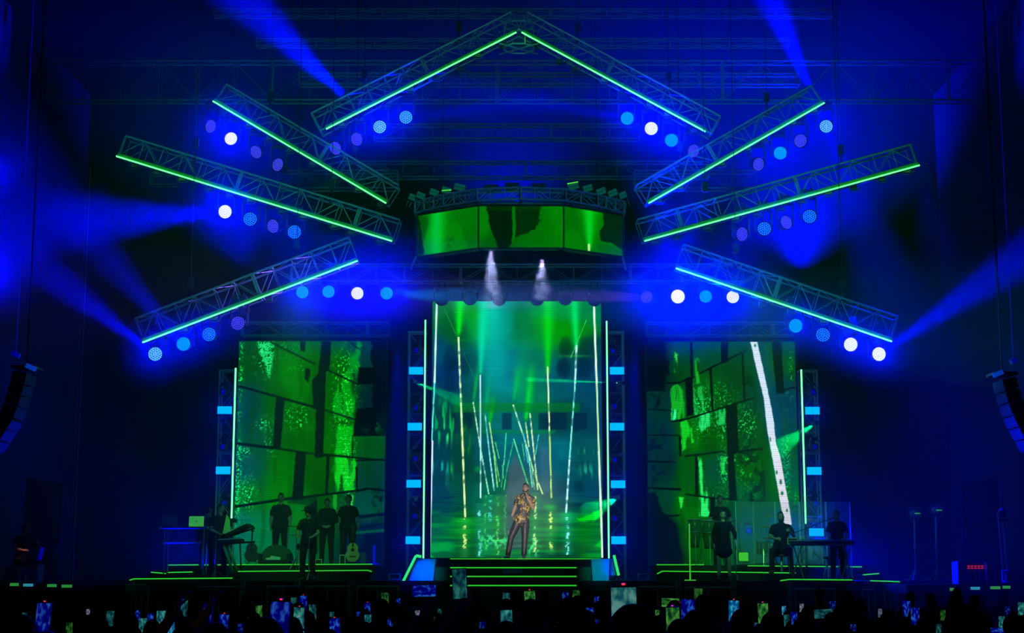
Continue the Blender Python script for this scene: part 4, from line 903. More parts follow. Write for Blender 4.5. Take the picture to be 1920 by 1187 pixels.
def line_array(pts, Y, label, sgn):
    top = P(pts[0][0], pts[0][1], Y); r = empty('line_array', top, label, 'loudspeaker', 'hanging loudspeaker arrays')
    for k, (a, b) in enumerate(zip(pts, pts[1:])):
        p, q = P(a[0], a[1], Y)-top, P(b[0], b[1], Y)-top; d = (q-p).normalized(); u = Vector((0, 1, 0)); s_ = d.cross(u).normalized()
        R = Matrix((s_, u, d)).transposed(); m = MB(); m.box((p+q)/2+s_*0, (.30, .75, (q-p).length-.02), R, bevel=.015)
        for kk in (-.1, 0, .1): m.box((p+q)/2+s_*kk, (.012, .77, (q-p).length-.08), R)
        m.build('cabinet', M_pa, r)
    m = MB(); m.box((0, 0.1, .12), (.5, .6, .06)); m.bar((0, .1, .1), (0, .1, 19-top.z), .02, 5); m.build('fly_frame', M_black, r)
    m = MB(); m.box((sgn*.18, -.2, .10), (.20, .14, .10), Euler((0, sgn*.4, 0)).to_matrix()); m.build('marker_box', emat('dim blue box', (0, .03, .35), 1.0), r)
line_array([(47, 700), (42, 722), (36, 742), (30, 762), (22, 783), (11, 801), (-2, 822), (-16, 842)], 33.5, 'curved column of loudspeakers hanging at the left edge', 1)
line_array([(1882, 712), (1888, 734), (1894, 755), (1902, 777), (1912, 798), (1924, 820), (1936, 842)], 33.5, 'curved column of loudspeakers hanging at the right edge', -1)
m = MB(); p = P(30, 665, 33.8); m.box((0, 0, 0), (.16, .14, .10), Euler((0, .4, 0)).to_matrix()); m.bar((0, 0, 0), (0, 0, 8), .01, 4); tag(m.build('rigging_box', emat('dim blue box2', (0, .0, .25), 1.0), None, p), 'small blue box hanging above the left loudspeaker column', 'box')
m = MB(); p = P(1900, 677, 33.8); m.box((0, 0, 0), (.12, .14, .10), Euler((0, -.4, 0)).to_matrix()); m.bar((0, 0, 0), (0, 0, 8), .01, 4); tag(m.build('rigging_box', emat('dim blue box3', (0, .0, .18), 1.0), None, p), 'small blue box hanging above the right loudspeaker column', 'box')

ZD0 = P(0, 1096, 35.4).z
# disc-headed stands at right
for x, yt, nm in ((1714, 963, 'left and shorter of the pair'), (1754, 957, 'right and taller of the pair')):
    p = P(x, yt, 40.0); base = Vector((P(x+4, 1094, 40.0).x, 40.0, Z0)); H_ = p.z-Z0
    r = empty('fan_stand', base, 'round-headed metal stand on the empty right side, '+nm, 'stand', 'round-headed stands at right')
    m = MB(); m.bar((0, 0, .1), (p.x-base.x, 0, H_-.15), .022, 8); m.box((0, 0, H_*.5), (.06, .06, .08)); m.build('pole', M_alu, r)
    for a in (0, 2.09, 4.19):
        m = MB(); m.bar((0, 0, .28), (math.cos(a)*.28, math.sin(a)*.28, 0), .012, 5); m.build('leg', M_alu, r)
    m = MB(); c = Vector((p.x-base.x, 0, H_))
    for rr in (.19, .14, .09, .04): m.path([c+Vector((math.cos(a)*rr, -.05+.04*(rr > .15), math.sin(a)*rr)) for a in np.linspace(0, 2*math.pi, 21)], .006, 4)
    for k in range(12): a = k*math.pi/6; m.bar(c+Vector((0, -.05, 0)), c+Vector((math.cos(a)*.19, -.01, math.sin(a)*.19)), .004, 4)
    m.ball(c+Vector((0, .06, 0)), (.09, .12, .09)); m.build('round_head', M_alu, r)
    m = MB(); m.box(c+Vector((.07, -.08, -.0)), (.13, .01, .016)); m.build('lit_bar', emat('thin green bar', (.02, .45, .02), 1.0), r)
p = P(1886, 1080, 36); r = empty('light_stand', Vector((p.x, 36, ZD0)), 'tall twin-pole stand in the dark opening at the right', 'stand')
m = MB(); zt_ = P(1880, 962, 36).z-ZD0
for dx in (-.05, .05): m.bar((dx, 0, 0), (dx-.06, 0, zt_), .014, 6)
m.build('pole', M_alu, r); m = MB(); m.ball((-.02, 0, zt_), (.1, .1, .12)); m.box((-.02, 0, zt_-.16), (.2, .1, .06)); m.build('head', M_black, r)
m = MB(); m.lathe([(0, 0), (.24, 0), (.22, .05), (.05, .08), (.04, .3), (0, .3)], 16); m.build('base', M_black, r)
M_case = mat('blue-grey flight case', (.10, .10, .22), .5)
def case(kind, x0, y0, x1, y1, Y, label, dep=.5, m_=M_case, cat='box', zb=None, rim=True):
    A = P(x0, y1, Y); B = P(x1, y0, Y); r = empty(kind, Vector(((A.x+B.x)/2, Y, A.z if zb is None else zb)), label, cat); w_ = B.x-A.x; h = B.z-r.location.z
    m = MB(); m.box((0, dep/2, h/2), (w_, dep, h), bevel=.012); m.build('shell', m_, r)
    if rim:
        m = MB()
        for zz in (.015, h-.015): m.box((0, -.006, zz), (w_, .014, .025))
        for xx in (-w_/2+.012, w_/2-.012): m.box((xx, -.006, h/2), (.024, .014, h))
        m.build('edging', M_alu, r)
    return r, w_, h
# side stage decks carrying this gear
for sx, xa, xb, n in ((-1, -40, 235, 'left'), (1, 1700, 1960, 'right')):
    a, b = P(xa, 1096, 35.4), P(xb, 1096, 35.4); m = MB(); m.box((0, 1.15, -.1), (b.x-a.x, 2.3, .2)); 
    for k in (-.45, -.15, .15, .45): m.bar((k*(b.x-a.x), .1, -.2), (k*(b.x-a.x), .1, -a.z), .05, 6)
    tag(m.build('side_deck', M_deck, None, Vector(((a.x+b.x)/2, 35.4, a.z))), 'low black deck in the dark wing at the far '+n, 'platform')
ZD = P(0, 1096, 35.4).z
r, w_, h = case('equipment_rack', 1797, 1053, 1866, 1096, 36.0, 'dark equipment rack with a row of red indicator lights at the far right', cat='rack', zb=ZD)
m = MB()
for k in range(5):
    for j in range(2): m.box((-.18+k*.075, -.02, h-.10-j*.045), (.045, .012, .018))
m.build('indicator_lights', emat('red indicator', (1.0, .03, .05), .7), r)
m = MB()
for k in range(4): m.box((-.15+k*.1, -.015, h*.38), (.02, .012, h*.5))
m.build('front_bars', M_alu, r)
case('loudspeaker', 1851, 1053, 1864, 1096, 35.8, 'slim blue loudspeaker beside the rack with red lights', cat='loudspeaker', zb=ZD); case('flight_case', 1891, 1068, 1925, 1100, 35.9, 'blue-grey flight case at the right edge of the picture', zb=ZD)
r, w_, h = case('loudspeaker', 8, 1063, 35, 1096, 35.8, 'blue-lit loudspeaker cabinet at the far left edge', cat='loudspeaker', zb=ZD)
m = MB(); m.bar((-.08, .2, h+.01), (.08, .2, h+.01), .02, 6); m.ball((0, .2, h+.03), (.04, .04, .02)); m.build('handle', M_black, r)
case('small_box', 39, 1077, 47, 1096, 35.7, 'small bright blue box beside the far left loudspeaker', dep=.12, zb=ZD, rim=False)
case('flight_case', 48, 1060, 72, 1097, 36.2, 'upright flight case with a round dial behind the footlights at left', zb=ZD)
M_glowb = emat('edge with painted blue light', (0, .0, .45), .6, base=(.1, .1, .3)); M_glowg = emat('green lit panel', (.02, .22, .03), 1.0, base=(.1, .4, .1)); M_glowt = emat('teal lit panel', (.02, .22, .30), 1.0, base=(.1, .4, .4))
FL = [(18, 36, 1097, 'g', 'first from the left edge of the picture'), (43, 63, 1098, 't', 'teal one at left'), (88, 107, 1099, 'g', 'third at left'), (115, 136, 1100, 'g', 'fourth at left'), (1780, 1793, 1106, 'g', 'innermost at right'), (1819, 1838, 1104, 't', 'teal one at right'), (1856, 1876, 1103, 'g', 'third at right'), (1879, 1895, 1102, 'g', 'outermost at right')]
for a, b, y, k, nm in FL:
    p, q = P(a, y, 35.3), P(b, y, 35.3); r = empty('footlight', (p+q)/2, 'small glowing footlight on the wing deck, '+nm, 'stage light', 'footlights on the wing decks')
    m = MB(); m.box((0, .1, 0), (q.x-p.x, .2, .09), bevel=.01); m.build('housing', M_body, r); m = MB(); m.box((0, -.01, .01), (q.x-p.x-.02, .02, .062)); m.build('lens', M_glowg if k == 'g' else M_glowt, r)
    m = MB(); m.bar((0, .1, -.02), (0, .1, -.10), .02, 5); m.bar((0, .1, -.08), (0, .3, -.08), .02, 5); m.build('bracket', M_body, r)
# tilted monitor screen on a stand at left
r = empty('monitor_stand', Vector((P(72, 1090, 36).x, 36.4, ZD)), 'tilted dark video monitor on a stand, blue-lit edge, far left', 'monitor'); zz = P(85, 1028, 36.4).z-ZD
m = MB(); m.box((.18, 0, zz), (.22, .06, .46), Euler((0, .45, 0)).to_matrix(), bevel=.01); m.build('panel', mat('navy panel', (.06, .06, .25), .4), r)
m = MB(); m.box((-.08, -.03, zz-.12), (.07, .05, .28), Euler((0, .2, 0)).to_matrix()); m.build('side_light', M_glowb, r); m = MB(); m.bar((0, 0, 0), (.05, 0, zz-.1), .02, 6); m.box((0, 0, .02), (.4, .3, .04)); m.build('stand', M_black, r)  # glowing strip stands in for blue light on the monitor's edge
# small white box on the deck at right and wire stand at left of the stairs
case('small_box', 1620, 1088, 1625, 1096, 37.9, 'tiny pale box at the front of the right riser', dep=.08, m_=mat('pale box', (.7, .75, .8), .6), rim=False)
for xa, xb, nm in ((729, 750, 'left of the stairs'), (1198, 1216, 'right of the stairs')):
    a, b = P(xa, 1076, 38.6), P(xb, 1076, 38.6); m = MB(); w_ = b.x-a.x; z = a.z-Z0
    for dy in (0, .3):
        m.bar((-w_/2, dy, 0), (-w_/2, dy, z), .014, 5); m.bar((w_/2, dy, 0), (w_/2, dy, z), .014, 5); m.bar((-w_/2, dy, z), (w_/2, dy, z), .014, 5); m.bar((-w_/2, dy, .03), (w_/2, dy, .03), .014, 5)
    for s_ in (-1, 1): m.bar((s_*w_/2, 0, z), (s_*w_/2, .3, z), .014, 5)
    tag(m.build('wire_frame', M_alu, None, Vector(((a.x+b.x)/2, 38.6, Z0))), 'low open metal frame standing on the deck, '+nm, 'frame')

# ---------------------------------------------------------------- smoke jets above the centre
def smoke(px, y0, y1, wpx, Y, dens, label, seed, col=(.9, .92, 1)):
    a = P(px[0], y0, Y); b = P(px[1], y1, Y); r_ = wpx/ppm(Y)/2; m = MB()
    prof = [(r_*.7, 0), (r_*1.0, (a.z-b.z)*.3), (r_*.9, (a.z-b.z)*.7), (r_*.7, a.z-b.z)]
    m.lathe(prof, 20)
    mt = bpy.data.materials.new('smoke'); mt.use_nodes = True; nt = mt.node_tree; nt.nodes.clear(); N = nt.nodes.new
    out = N('ShaderNodeOutputMaterial'); v = N('ShaderNodeVolumeScatter'); v.inputs['Color'].default_value = (*col, 1); tc = N('ShaderNodeTexCoord'); mp = N('ShaderNodeMapping'); mp.inputs['Location'].default_value = (seed, seed, seed)
    n = N('ShaderNodeTexNoise'); n.inputs['Scale'].default_value = 6.0; n.inputs['Detail'].default_value = 5; n.inputs['Distortion'].default_value = .6
    sp = N('ShaderNodeSeparateXYZ'); l = N('ShaderNodeVectorMath'); l.operation = 'LENGTH'; cmb = N('ShaderNodeCombineXYZ')
    mr = N('ShaderNodeMapRange'); mr.inputs['From Min'].default_value = r_*.25; mr.inputs['From Max'].default_value = r_*.85; mr.inputs['To Min'].default_value = 1; mr.inputs['To Max'].default_value = 0
    nr = N('ShaderNodeMapRange'); nr.inputs['From Min'].default_value = .42; nr.inputs['From Max'].default_value = .60; nr.inputs['To Max'].default_value = dens
    mu = N('ShaderNodeMath'); mu.operation = 'MULTIPLY'; L = nt.links.new
    L(tc.outputs['Object'], mp.inputs['Vector']); L(mp.outputs[0], n.inputs['Vector']); L(n.outputs['Fac'], nr.inputs['Value'])
    L(tc.outputs['Object'], sp.inputs[0]); L(sp.outputs['X'], cmb.inputs['X']); L(sp.outputs['Y'], cmb.inputs['Y']); L(cmb.outputs[0], l.inputs[0]); L(l.outputs['Value'], mr.inputs['Value'])
    L(mr.outputs[0], mu.inputs[0]); L(nr.outputs[0], mu.inputs[1]); L(mu.outputs[0], v.inputs['Density']); L(v.outputs[0], out.inputs['Volume'])
    o = m.build('smoke_plume', mt, None, b); tag(o, label, 'smoke', kind='stuff')
    return o
smoke((919, 926), 468, 578, 58, 40.3, 1.7, 'white smoke jet falling from the left half of the header screen', 3)
smoke((1016, 1016), 490, 562, 50, 40.3, 1.7, 'small white smoke puff right of the smoke jet under the header', 9)
spot('smoke_light', P(920, 462, 40.3), P(922, 600, 40.3), 30, 620, (.42, .50, 1), .8, .05); spot('smoke_light', P(1016, 485, 40.3), P(1016, 600, 40.3), 40, 210, (.42, .50, 1), .8, .05)  # added spots with no fixture, lighting the smoke from above
# ---------------------------------------------------------------- people
def V(*a): return Vector(a)
class Body:
    """closed lofted tubes and ellipsoids that a voxel remesh melts into one continuous skin"""
    def __init__(s): s.mb = MB()
    def loft(s, pts, rad, lat=V(1, 0, 0), n=14):
        pts = [Vector(p) for p in pts]; rings = []
        N = len(pts)
        # rounded caps
        P_, R_ = [], []
        for i, (p, r) in enumerate(zip(pts, rad)):
            r = r if isinstance(r, tuple) else (r, r)
            if i == 0:
                d = (pts[0]-pts[1]).normalized(); P_.append(p+d*min(r)*.7); R_.append((r[0]*.55, r[1]*.55))
            P_.append(p); R_.append(r)
            if i == N-1:
                d = (pts[-1]-pts[-2]).normalized(); P_.append(p+d*min(r)*.7); R_.append((r[0]*.55, r[1]*.55))
        for i, p in enumerate(P_):
            d = (P_[min(i+1, len(P_)-1)]-P_[max(i-1, 0)]).normalized()
            u = (lat-d*lat.dot(d))
            if u.length < .05: u = d.orthogonal()
            u.normalize(); v = d.cross(u)
            rings.append(s.mb._ring(p, u, v, R_[i][0], R_[i][1], n))
        s.mb._skin(rings)
    def ell(s, c, r, R=None, n=14):
        M4 = Matrix.Translation(Vector(c)) @ ((R or Matrix.Identity(3)).to_4x4())
        rings = [[s.mb.bm.verts.new(M4 @ Vector((max(math.sin(math.pi*k/9), .03)*r[0]*math.cos(2*math.pi*j/n), max(math.sin(math.pi*k/9), .03)*r[1]*math.sin(2*math.pi*j/n), -math.cos(math.pi*k/9)*r[2]))) for j in range(n)] for k in range(10)]
        s.mb._skin(rings)
    def bake(s, name, m, parent=None, voxel=.011, smooth=2):
        bm = s.mb.bm; bmesh.ops.recalc_face_normals(bm, faces=bm.faces)
        me = bpy.data.meshes.new(name); bm.to_mesh(me); bm.free()
        o = bpy.data.objects.new(name, me); COL.objects.link(o)
        md = o.modifiers.new('r', 'REMESH'); md.mode = 'VOXEL'; md.voxel_size = voxel; md.use_smooth_shade = True
        if smooth: sm = o.modifiers.new('s', 'SMOOTH'); sm.iterations = smooth; sm.factor = .5
        dg = bpy.context.evaluated_depsgraph_get(); me2 = bpy.data.meshes.new_from_object(o.evaluated_get(dg)); me2.name = name
        COL.objects.unlink(o); bpy.data.objects.remove(o); bpy.data.meshes.remove(me)
        me2.materials.clear(); me2.materials.append(m)
        return link(name, me2, parent)

M_skin = mat('warm skin', (.52, .30, .21), .5); M_skind = mat('tan skin', (.36, .22, .15), .5)
M_hair = mat('black hair', (.012, .010, .010), .5); M_blk = mat('black cotton', (.016, .016, .02), .85, 0, .2); M_dk = mat('charcoal cotton', (.03, .03, .04), .85, 0, .2)
M_leather = mat('black trousers with sheen', (.035, .028, .04), .45); M_sole = mat('pale trainer', (.6, .58, .6), .6); M_shoe = mat('black shoe', (.03, .03, .035), .5)
M_crowd = mat('dark clothing in the crowd', (.006, .006, .007), .95, 0, 0.0); M_cskin = mat('skin with painted darkness', (.05, .035, .03), .9, 0, 0.0); M_chair = mat('dark hair in the crowd', (.004, .004, .004), 1.0, 0, 0.0)  # crowd tones lowered so the hall's darkness sits in the colour

def head_shape(B, c, R, k=1.0):
    """adds a head with brow, nose, lips, chin and ears; face looks along local -Y"""
    def W(x, y, z): return Vector(c)+R @ Vector((x*k, y*k, z*k))
    n, mrows = 22, 16; rings = []
    for i in range(mrows+1):
        th = math.pi*i/mrows; sz = -math.cos(th); sr = max(math.sin(th), .03); ring = []
        for j in range(n):
            a = 2*math.pi*j/n; sx, sy = sr*math.cos(a), sr*math.sin(a)
            x, y, z = sx*.076, sy*.096, sz*.118
            low = max(0, -sz)
            x *= 1-.30*low**1.2; 
            if sy < 0: y *= 1-.06*low
            if sy > 0: z *= 1-.15*low; y *= 1-.25*low
            fr = max(0, -sy)
            y -= fr**6*(.024*math.exp(-((sx/.16)**2))*math.exp(-(((sz+.16)/.20)**2)))      # nose
            y -= .008*math.exp(-((sx/.4)**2)-(((sz-.22)/.10)**2))*fr                       # brow
            y += .010*(math.exp(-(((abs(sx)-.38)/.18)**2)))*math.exp(-(((sz-.06)/.10)**2))*fr # sockets
            y -= .008*math.exp(-((sx/.3)**2)-(((sz+.48)/.08)**2))*fr                       # lips
            y -= .008*math.exp(-((sx/.3)**2)-(((sz+.80)/.14)**2))                          # chin
            ring.append(B.mb.bm.verts.new(W(x, y, z)))
        rings.append(ring)
    B.mb._skin(rings)
    for s_ in (-1, 1): B.ell(W(s_*.078, .008, -.005), (.012*k, .020*k, .032*k), R)

def hand(B, w, d, palm_n, side, curl=.5, k=1.0, spread=.09):
    """w wrist, d direction of the hand, palm_n palm normal, side = sign of the thumb side"""
    d = Vector(d).normalized(); nrm = Vector(palm_n); nrm = (nrm-d*nrm.dot(d)).normalized(); lat = d.cross(nrm)*side
    B.loft([w-d*.02*k, w+d*.03*k, w+d*.085*k], [(.026*k, .019*k), (.040*k, .017*k), (.040*k, .013*k)], lat)
    for f, (off, ln) in enumerate(((.032, .072), (.011, .080), (-.011, .074), (-.031, .058))):
        p = w+d*.080*k+lat*off*k; pts = [p-d*.015*k, p]; a = 0
        dd = (d+lat*off*spread*20).normalized()
        for s_, fr in enumerate((.45, .32, .23)):
            a += curl*(.55, .75, .55)[s_]
            di = dd*math.cos(a)+nrm*math.sin(a); p = p+di*ln*fr*k; pts.append(p)
        B.loft(pts, [.0098*k, .0096*k, .0092*k, .0086*k, .0078*k], lat, 8)
    p = w+d*.025*k+lat*.028*k; pts = [p]; di = (d*.62+lat*.72+nrm*.25).normalized()
    for fr in (.045, .033, .026):
        p = p+di*fr*k; pts.append(p); di = (di+(d*.45+nrm*curl*.8-lat*.25)*.5).normalized()
    B.loft(pts, [.013*k, .0115*k, .0105*k, .009*k], nrm, 8)

DEF = dict(hipL=V(-.10, 0, .93), hipR=V(.10, 0, .93), kneeL=V(-.12, -.02, .50), kneeR=V(.12, -.02, .50), ankL=V(-.13, .02, .09), ankR=V(.13, .02, .09), toeL=V(-.25, -1, 0), toeR=V(.25, -1, 0),
           pel=V(0, 0, .98), waist=V(0, 0, 1.12), chest=V(0, .0, 1.32), neck=V(0, .0, 1.50), head=V(0, -.01, 1.665), yaw=0.0, pitch=0.0, roll=0.0,
           shL=V(-.185, 0, 1.44), shR=V(.185, 0, 1.44), elL=V(-.25, .03, 1.16), elR=V(.25, .03, 1.16), wrL=V(-.25, -.05, .92), wrR=V(.25, -.05, .92),
           hdL=V(0, -.2, -1), hdR=V(0, -.2, -1), pnL=V(1, 0, 0), pnR=V(-1, 0, 0), curlL=.45, curlR=.45, width=1.0)
def person(loc, label, pose=None, yaw=0.0, scale=1.0, shirt=None, trousers=None, skin=None, hair=None, hairstyle='short', sleeves='short', shoes=None, hat=False, skirt=False, beard=False, group=None, voxel=.012, category='person', name='person', glasses=False):
    J = dict(DEF); J.update(pose or {}); wd = J['width']
    sk = skin or M_skind; B = Body()
    hR = Euler((J['pitch'], J['roll'], J['yaw'])).to_matrix()
    lat = (J['shR']-J['shL']).normalized(); lh = (J['hipR']-J['hipL']).normalized()
    def torso(B, g=0.0, top=True):
        B.loft([J['pel']-V(0, 0, .06), J['pel']+V(0, 0, .02), J['waist'], (J['waist']+J['chest'])/2, J['chest'], (J['shL']+J['shR'])/2+V(0, 0, -.03)],
               [(.155*wd+g, .105+g), (.168*wd+g, .115+g), (.142*wd+g, .100+g), (.152*wd+g, .110+g), (.172*wd+g, .120+g), (.158*wd+g, .092+g)], lat, 20)
        for s_ in ('L', 'R'):
            sx_ = (J['sh'+s_]-(J['shL']+J['shR'])/2)*.88+(J['shL']+J['shR'])/2
            B.ell(sx_-V(0, 0, .022), (.054+g, .056+g, .054+g))
            B.loft([(J['shL']+J['shR'])/2+V(0, .01, .0), sx_-V(0, 0, .018)], [.062+g, .050+g]); B.loft([J['neck']+V(0, .01, -.005), sx_-V(0, 0, .03)], [.045+g*.4, .040+g*.6])
    torso(B)
    m_ = (J['shL']+J['shR'])/2; B.loft([m_+V(0, .01, 0), J['neck']+V(0, .005, .02), J['head']+hR @ V(0, .02, -.07)], [.062, .054, .052])
    head_shape(B, J['head'], hR)
    for s_, sg in (('L', -1), ('R', 1)):
        B.loft([J['sh'+s_]*.95+V(0,0,.05), J['sh'+s_]*.55+J['el'+s_]*.45, J['el'+s_]], [.047, .045, .038]); B.loft([J['el'+s_], J['el'+s_]*.6+J['wr'+s_]*.4, J['wr'+s_]], [.040, .039, .026])
        hand(B, J['wr'+s_], J['hd'+s_], J['pn'+s_], J.get('side'+s_, -sg), J['curl'+s_])
        B.loft([J['hip'+s_]+V(0, 0, .02), J['hip'+s_]*.5+J['knee'+s_]*.5, J['knee'+s_]], [.090, .078, .056]); B.loft([J['knee'+s_], J['knee'+s_]*.68+J['ank'+s_]*.32+V(0, .01, 0), J['ank'+s_]], [.054, .054, .036])
        td = Vector(J['toe'+s_]); td.z = 0; td.normalize(); a = J['ank'+s_]
        B.loft([a-td*.03-V(0, 0, .04), a+td*.06-V(0, 0, .050), a+td*.15-V(0, 0, .062)], [(.034, .034), (.040, .030), (.034, .020)], V(td.y, -td.x, 0))
    root = B.bake(name, sk, None, voxel); tag(root, label, category, group); root.location = loc; root.rotation_euler = (0, 0, yaw); root.scale = (scale,)*3
    # clothes
    B = Body(); torso(B, .014)
    B.loft([J['waist']+V(0, 0, .02), J['pel']+V(0, 0, .02), J['pel']-V(0, 0, .075)], [(.158*wd, .114), (.190*wd, .136), (.200*wd, .146)], lat, 20)
    for s_ in ('L', 'R'):
        e = J['sh'+s_]*.35+J['el'+s_]*.65 if sleeves == 'short' else J['el'+s_]
        B.loft([J['sh'+s_]*.93+V(0,0,.072), J['sh'+s_]*.5+e*.5, e], [.054, .058, .060])
        if sleeves == 'long': B.loft([J['el'+s_], J['wr'+s_]*.92+J['el'+s_]*.08], [.052, .038])
    B.loft([m_+V(0, .012, .0), J['neck']*.5+m_*.5+V(0, .014, .0)], [.076, .064])
    B.bake('jacket' if sleeves == 'long' else 'shirt', shirt or M_blk, root, .013)
    B = Body()
    if skirt:
        B.loft([J['waist'], J['pel'], (J['hipL']+J['hipR'])/2-V(0, 0, .12), (J['kneeL']+J['kneeR'])/2+V(0, 0, .20)], [(.158, .115), (.19, .14), (.21, .15), (.235, .17)], lh, 20)
        B.bake('skirt', trousers or M_blk, root, .014)
    else:
        B.loft([J['waist']-V(0, 0, .03), J['pel'], J['pel']-V(0, 0, .09)], [(.155*wd, .112), (.182*wd, .128), (.175*wd, .12)], lh, 20)
        for s_ in ('L', 'R'):
            B.loft([J['hip'+s_]+V(0, 0, .02), J['hip'+s_]*.5+J['knee'+s_]*.5, J['knee'+s_]], [.106, .096, .076])
            B.loft([J['knee'+s_], J['knee'+s_]*.5+J['ank'+s_]*.5, J['ank'+s_]-(J['ank'+s_]-J['knee'+s_]).normalized()*.01], [.075, .070, .066])
        B.bake('trousers', trousers or M_blk, root, .013)
    for s_ in ('L', 'R'):
        B = Body(); td = Vector(J['toe'+s_]); td.z = 0; td.normalize(); a = J['ank'+s_]; lt = V(td.y, -td.x, 0)
        B.loft([a-td*.055-V(0, 0, .052), a+td*.03-V(0, 0, .045), a+td*.12-V(0, 0, .060), a+td*.17-V(0, 0, .066)], [(.042, .038), (.046, .045), (.048, .030), (.036, .022)], lt, 12)
        B.loft([a-V(0, 0, .03), a+V(0, 0, .02)], [.050, .046]); B.bake('shoe', shoes or M_shoe, root, .010)
    # hair
    H = J['head']
    def cap(zcut, g=1.10, back=0.0):
        B = Body(); rings = []; n = 26
        for i in range(11):
            ring = []
            for j in range(n):
                a = 2*math.pi*j/n; f_ = -math.sin(a)
                tm = math.radians(52+ (38*min(1, max(0, (.80-f_)/.35)) if f_ > 0 else 38+26*min(1, -f_*1.5)))
                th = tm*max(i, .25)/10; gg = g-.05*(i/10.0)
                x, y, zz = math.sin(th)*math.cos(a)*.078*gg, math.sin(th)*math.sin(a)*.098*gg+.003, math.cos(th)*.120*gg
                ring.append(B.mb.bm.verts.new(H+hR @ Vector((x, y, zz+zcut))))
            rings.append(ring)
        inner = [[B.mb.bm.verts.new(H+(v.co-H)*.93) for v in r] for r in reversed(rings)]
        B.mb._skin(rings+inner); return B
    if hairstyle == 'short': cap(.004, 1.09).bake('hair', hair or M_hair, root, .009)
    elif hairstyle == 'curly':
        B = cap(.01, 1.15)
        for k in range(26):
            a = k*2.4; t = .15+.8*(k/26); B.ell(H+hR @ V(math.cos(a)*.085*math.sin(t*1.6), math.sin(a)*.10*math.sin(t*1.6)+.015, .03+.115*math.cos(t*1.6)), (.026,)*3)
        B.bake('hair', hair or M_hair, root, .010)
    elif hairstyle == 'long':
        B = cap(.004, 1.08); B.loft([H+hR @ V(0, .05, .0), H+V(0, .09, -.14), H+V(0, .11, -.34)], [(.085, .05), (.10, .045), (.085, .03)], V(1, 0, 0))
        for s_ in (-1, 1): B.loft([H+hR @ V(s_*.07, .01, .03), H+V(s_*.085, .0, -.12), H+V(s_*.09, -.05, -.30)], [.024, .03, .02])
        B.bake('hair', hair or M_hair, root, .011)
    if hat:
        m = MB(); Mh = Matrix.Translation(H+hR @ V(0, 0, .045)) @ hR.to_4x4() @ Matrix.Rotation(-.1, 4, 'X')
        m.lathe([(0, .0), (.165, .0), (.175, .012), (.098, .018), (.094, .06), (.086, .10), (.05, .118), (0, .108)], 24, Mh); m.build('hat', M_blk, root)
    if beard:
        B = Body(); B.loft([H+hR @ V(-.062, -.030, -.030), H+hR @ V(-.052, -.062, -.072), H+hR @ V(0, -.088, -.100), H+hR @ V(.052, -.062, -.072), H+hR @ V(.062, -.030, -.030)], [(.012, .016), (.016, .024), (.020, .022), (.016, .024), (.012, .016)], V(0, 0, 1), 10)
        B.loft([H+hR @ V(-.028, -.092, -.042), H+hR @ V(0, -.099, -.038), H+hR @ V(.028, -.092, -.042)], [.005, .0055, .005], V(0, 0, 1), 8); B.bake('beard', hair or M_hair, root, .008, 1)
    # eyes and brows
    if voxel < .02:
        m = MB()
        for s_ in (-1, 1): m.ball(H+hR @ V(s_*.030, -.083, .008), (.012, .008, .007), 8)
        m.build('eyes', mat('dark eyes', (.03, .02, .02), .3), root)
        m = MB()
        for s_ in (-1, 1): m.path([H+hR @ V(s_*.014, -.096, .026), H+hR @ V(s_*.030, -.094, .032), H+hR @ V(s_*.048, -.080, .028)], .005, 6)
        m.build('eyebrows', hair or M_hair, root)
        m = MB(); m.path([H+hR @ V(-.022, -.094, -.055), H+hR @ V(0, -.101, -.054), H+hR @ V(.022, -.094, -.055)], [.004, .007, .004], 8); m.build('lips', mat('lips', (.42, .16, .13), .5), root)
    if glasses:
        m = MB()
        for s_ in (-1, 1): m.ball(H+hR @ V(s_*.031, -.092, .008), (.026, .010, .018), 10)
        m.bar(H+hR @ V(-.08, -.03, .012), H+hR @ V(-.05, -.09, .012), .004, 4); m.bar(H+hR @ V(.08, -.03, .012), H+hR @ V(.05, -.09, .012), .004, 4); m.build('sunglasses', M_black, root)
    return root

for _m, _s, _d in ((M_leather, 9, .6), (M_blk, 12, .4)):
    nt = _m.node_tree; n_ = nt.nodes.new('ShaderNodeTexNoise'); n_.inputs['Scale'].default_value = _s; n_.inputs['Distortion'].default_value = 2.0; bp = nt.nodes.new('ShaderNodeBump'); bp.inputs['Strength'].default_value = _d; bp.inputs['Distance'].default_value = .03
    t_ = nt.nodes.new('ShaderNodeTexCoord'); mpp = nt.nodes.new('ShaderNodeMapping'); mpp.inputs['Scale'].default_value = (1, 1, .45); nt.links.new(t_.outputs['Object'], mpp.inputs[0]); nt.links.new(mpp.outputs[0], n_.inputs['Vector']); nt.links.new(n_.outputs['Fac'], bp.inputs['Height']); nt.links.new(bp.outputs[0], nt.nodes['Principled BSDF'].inputs['Normal'])
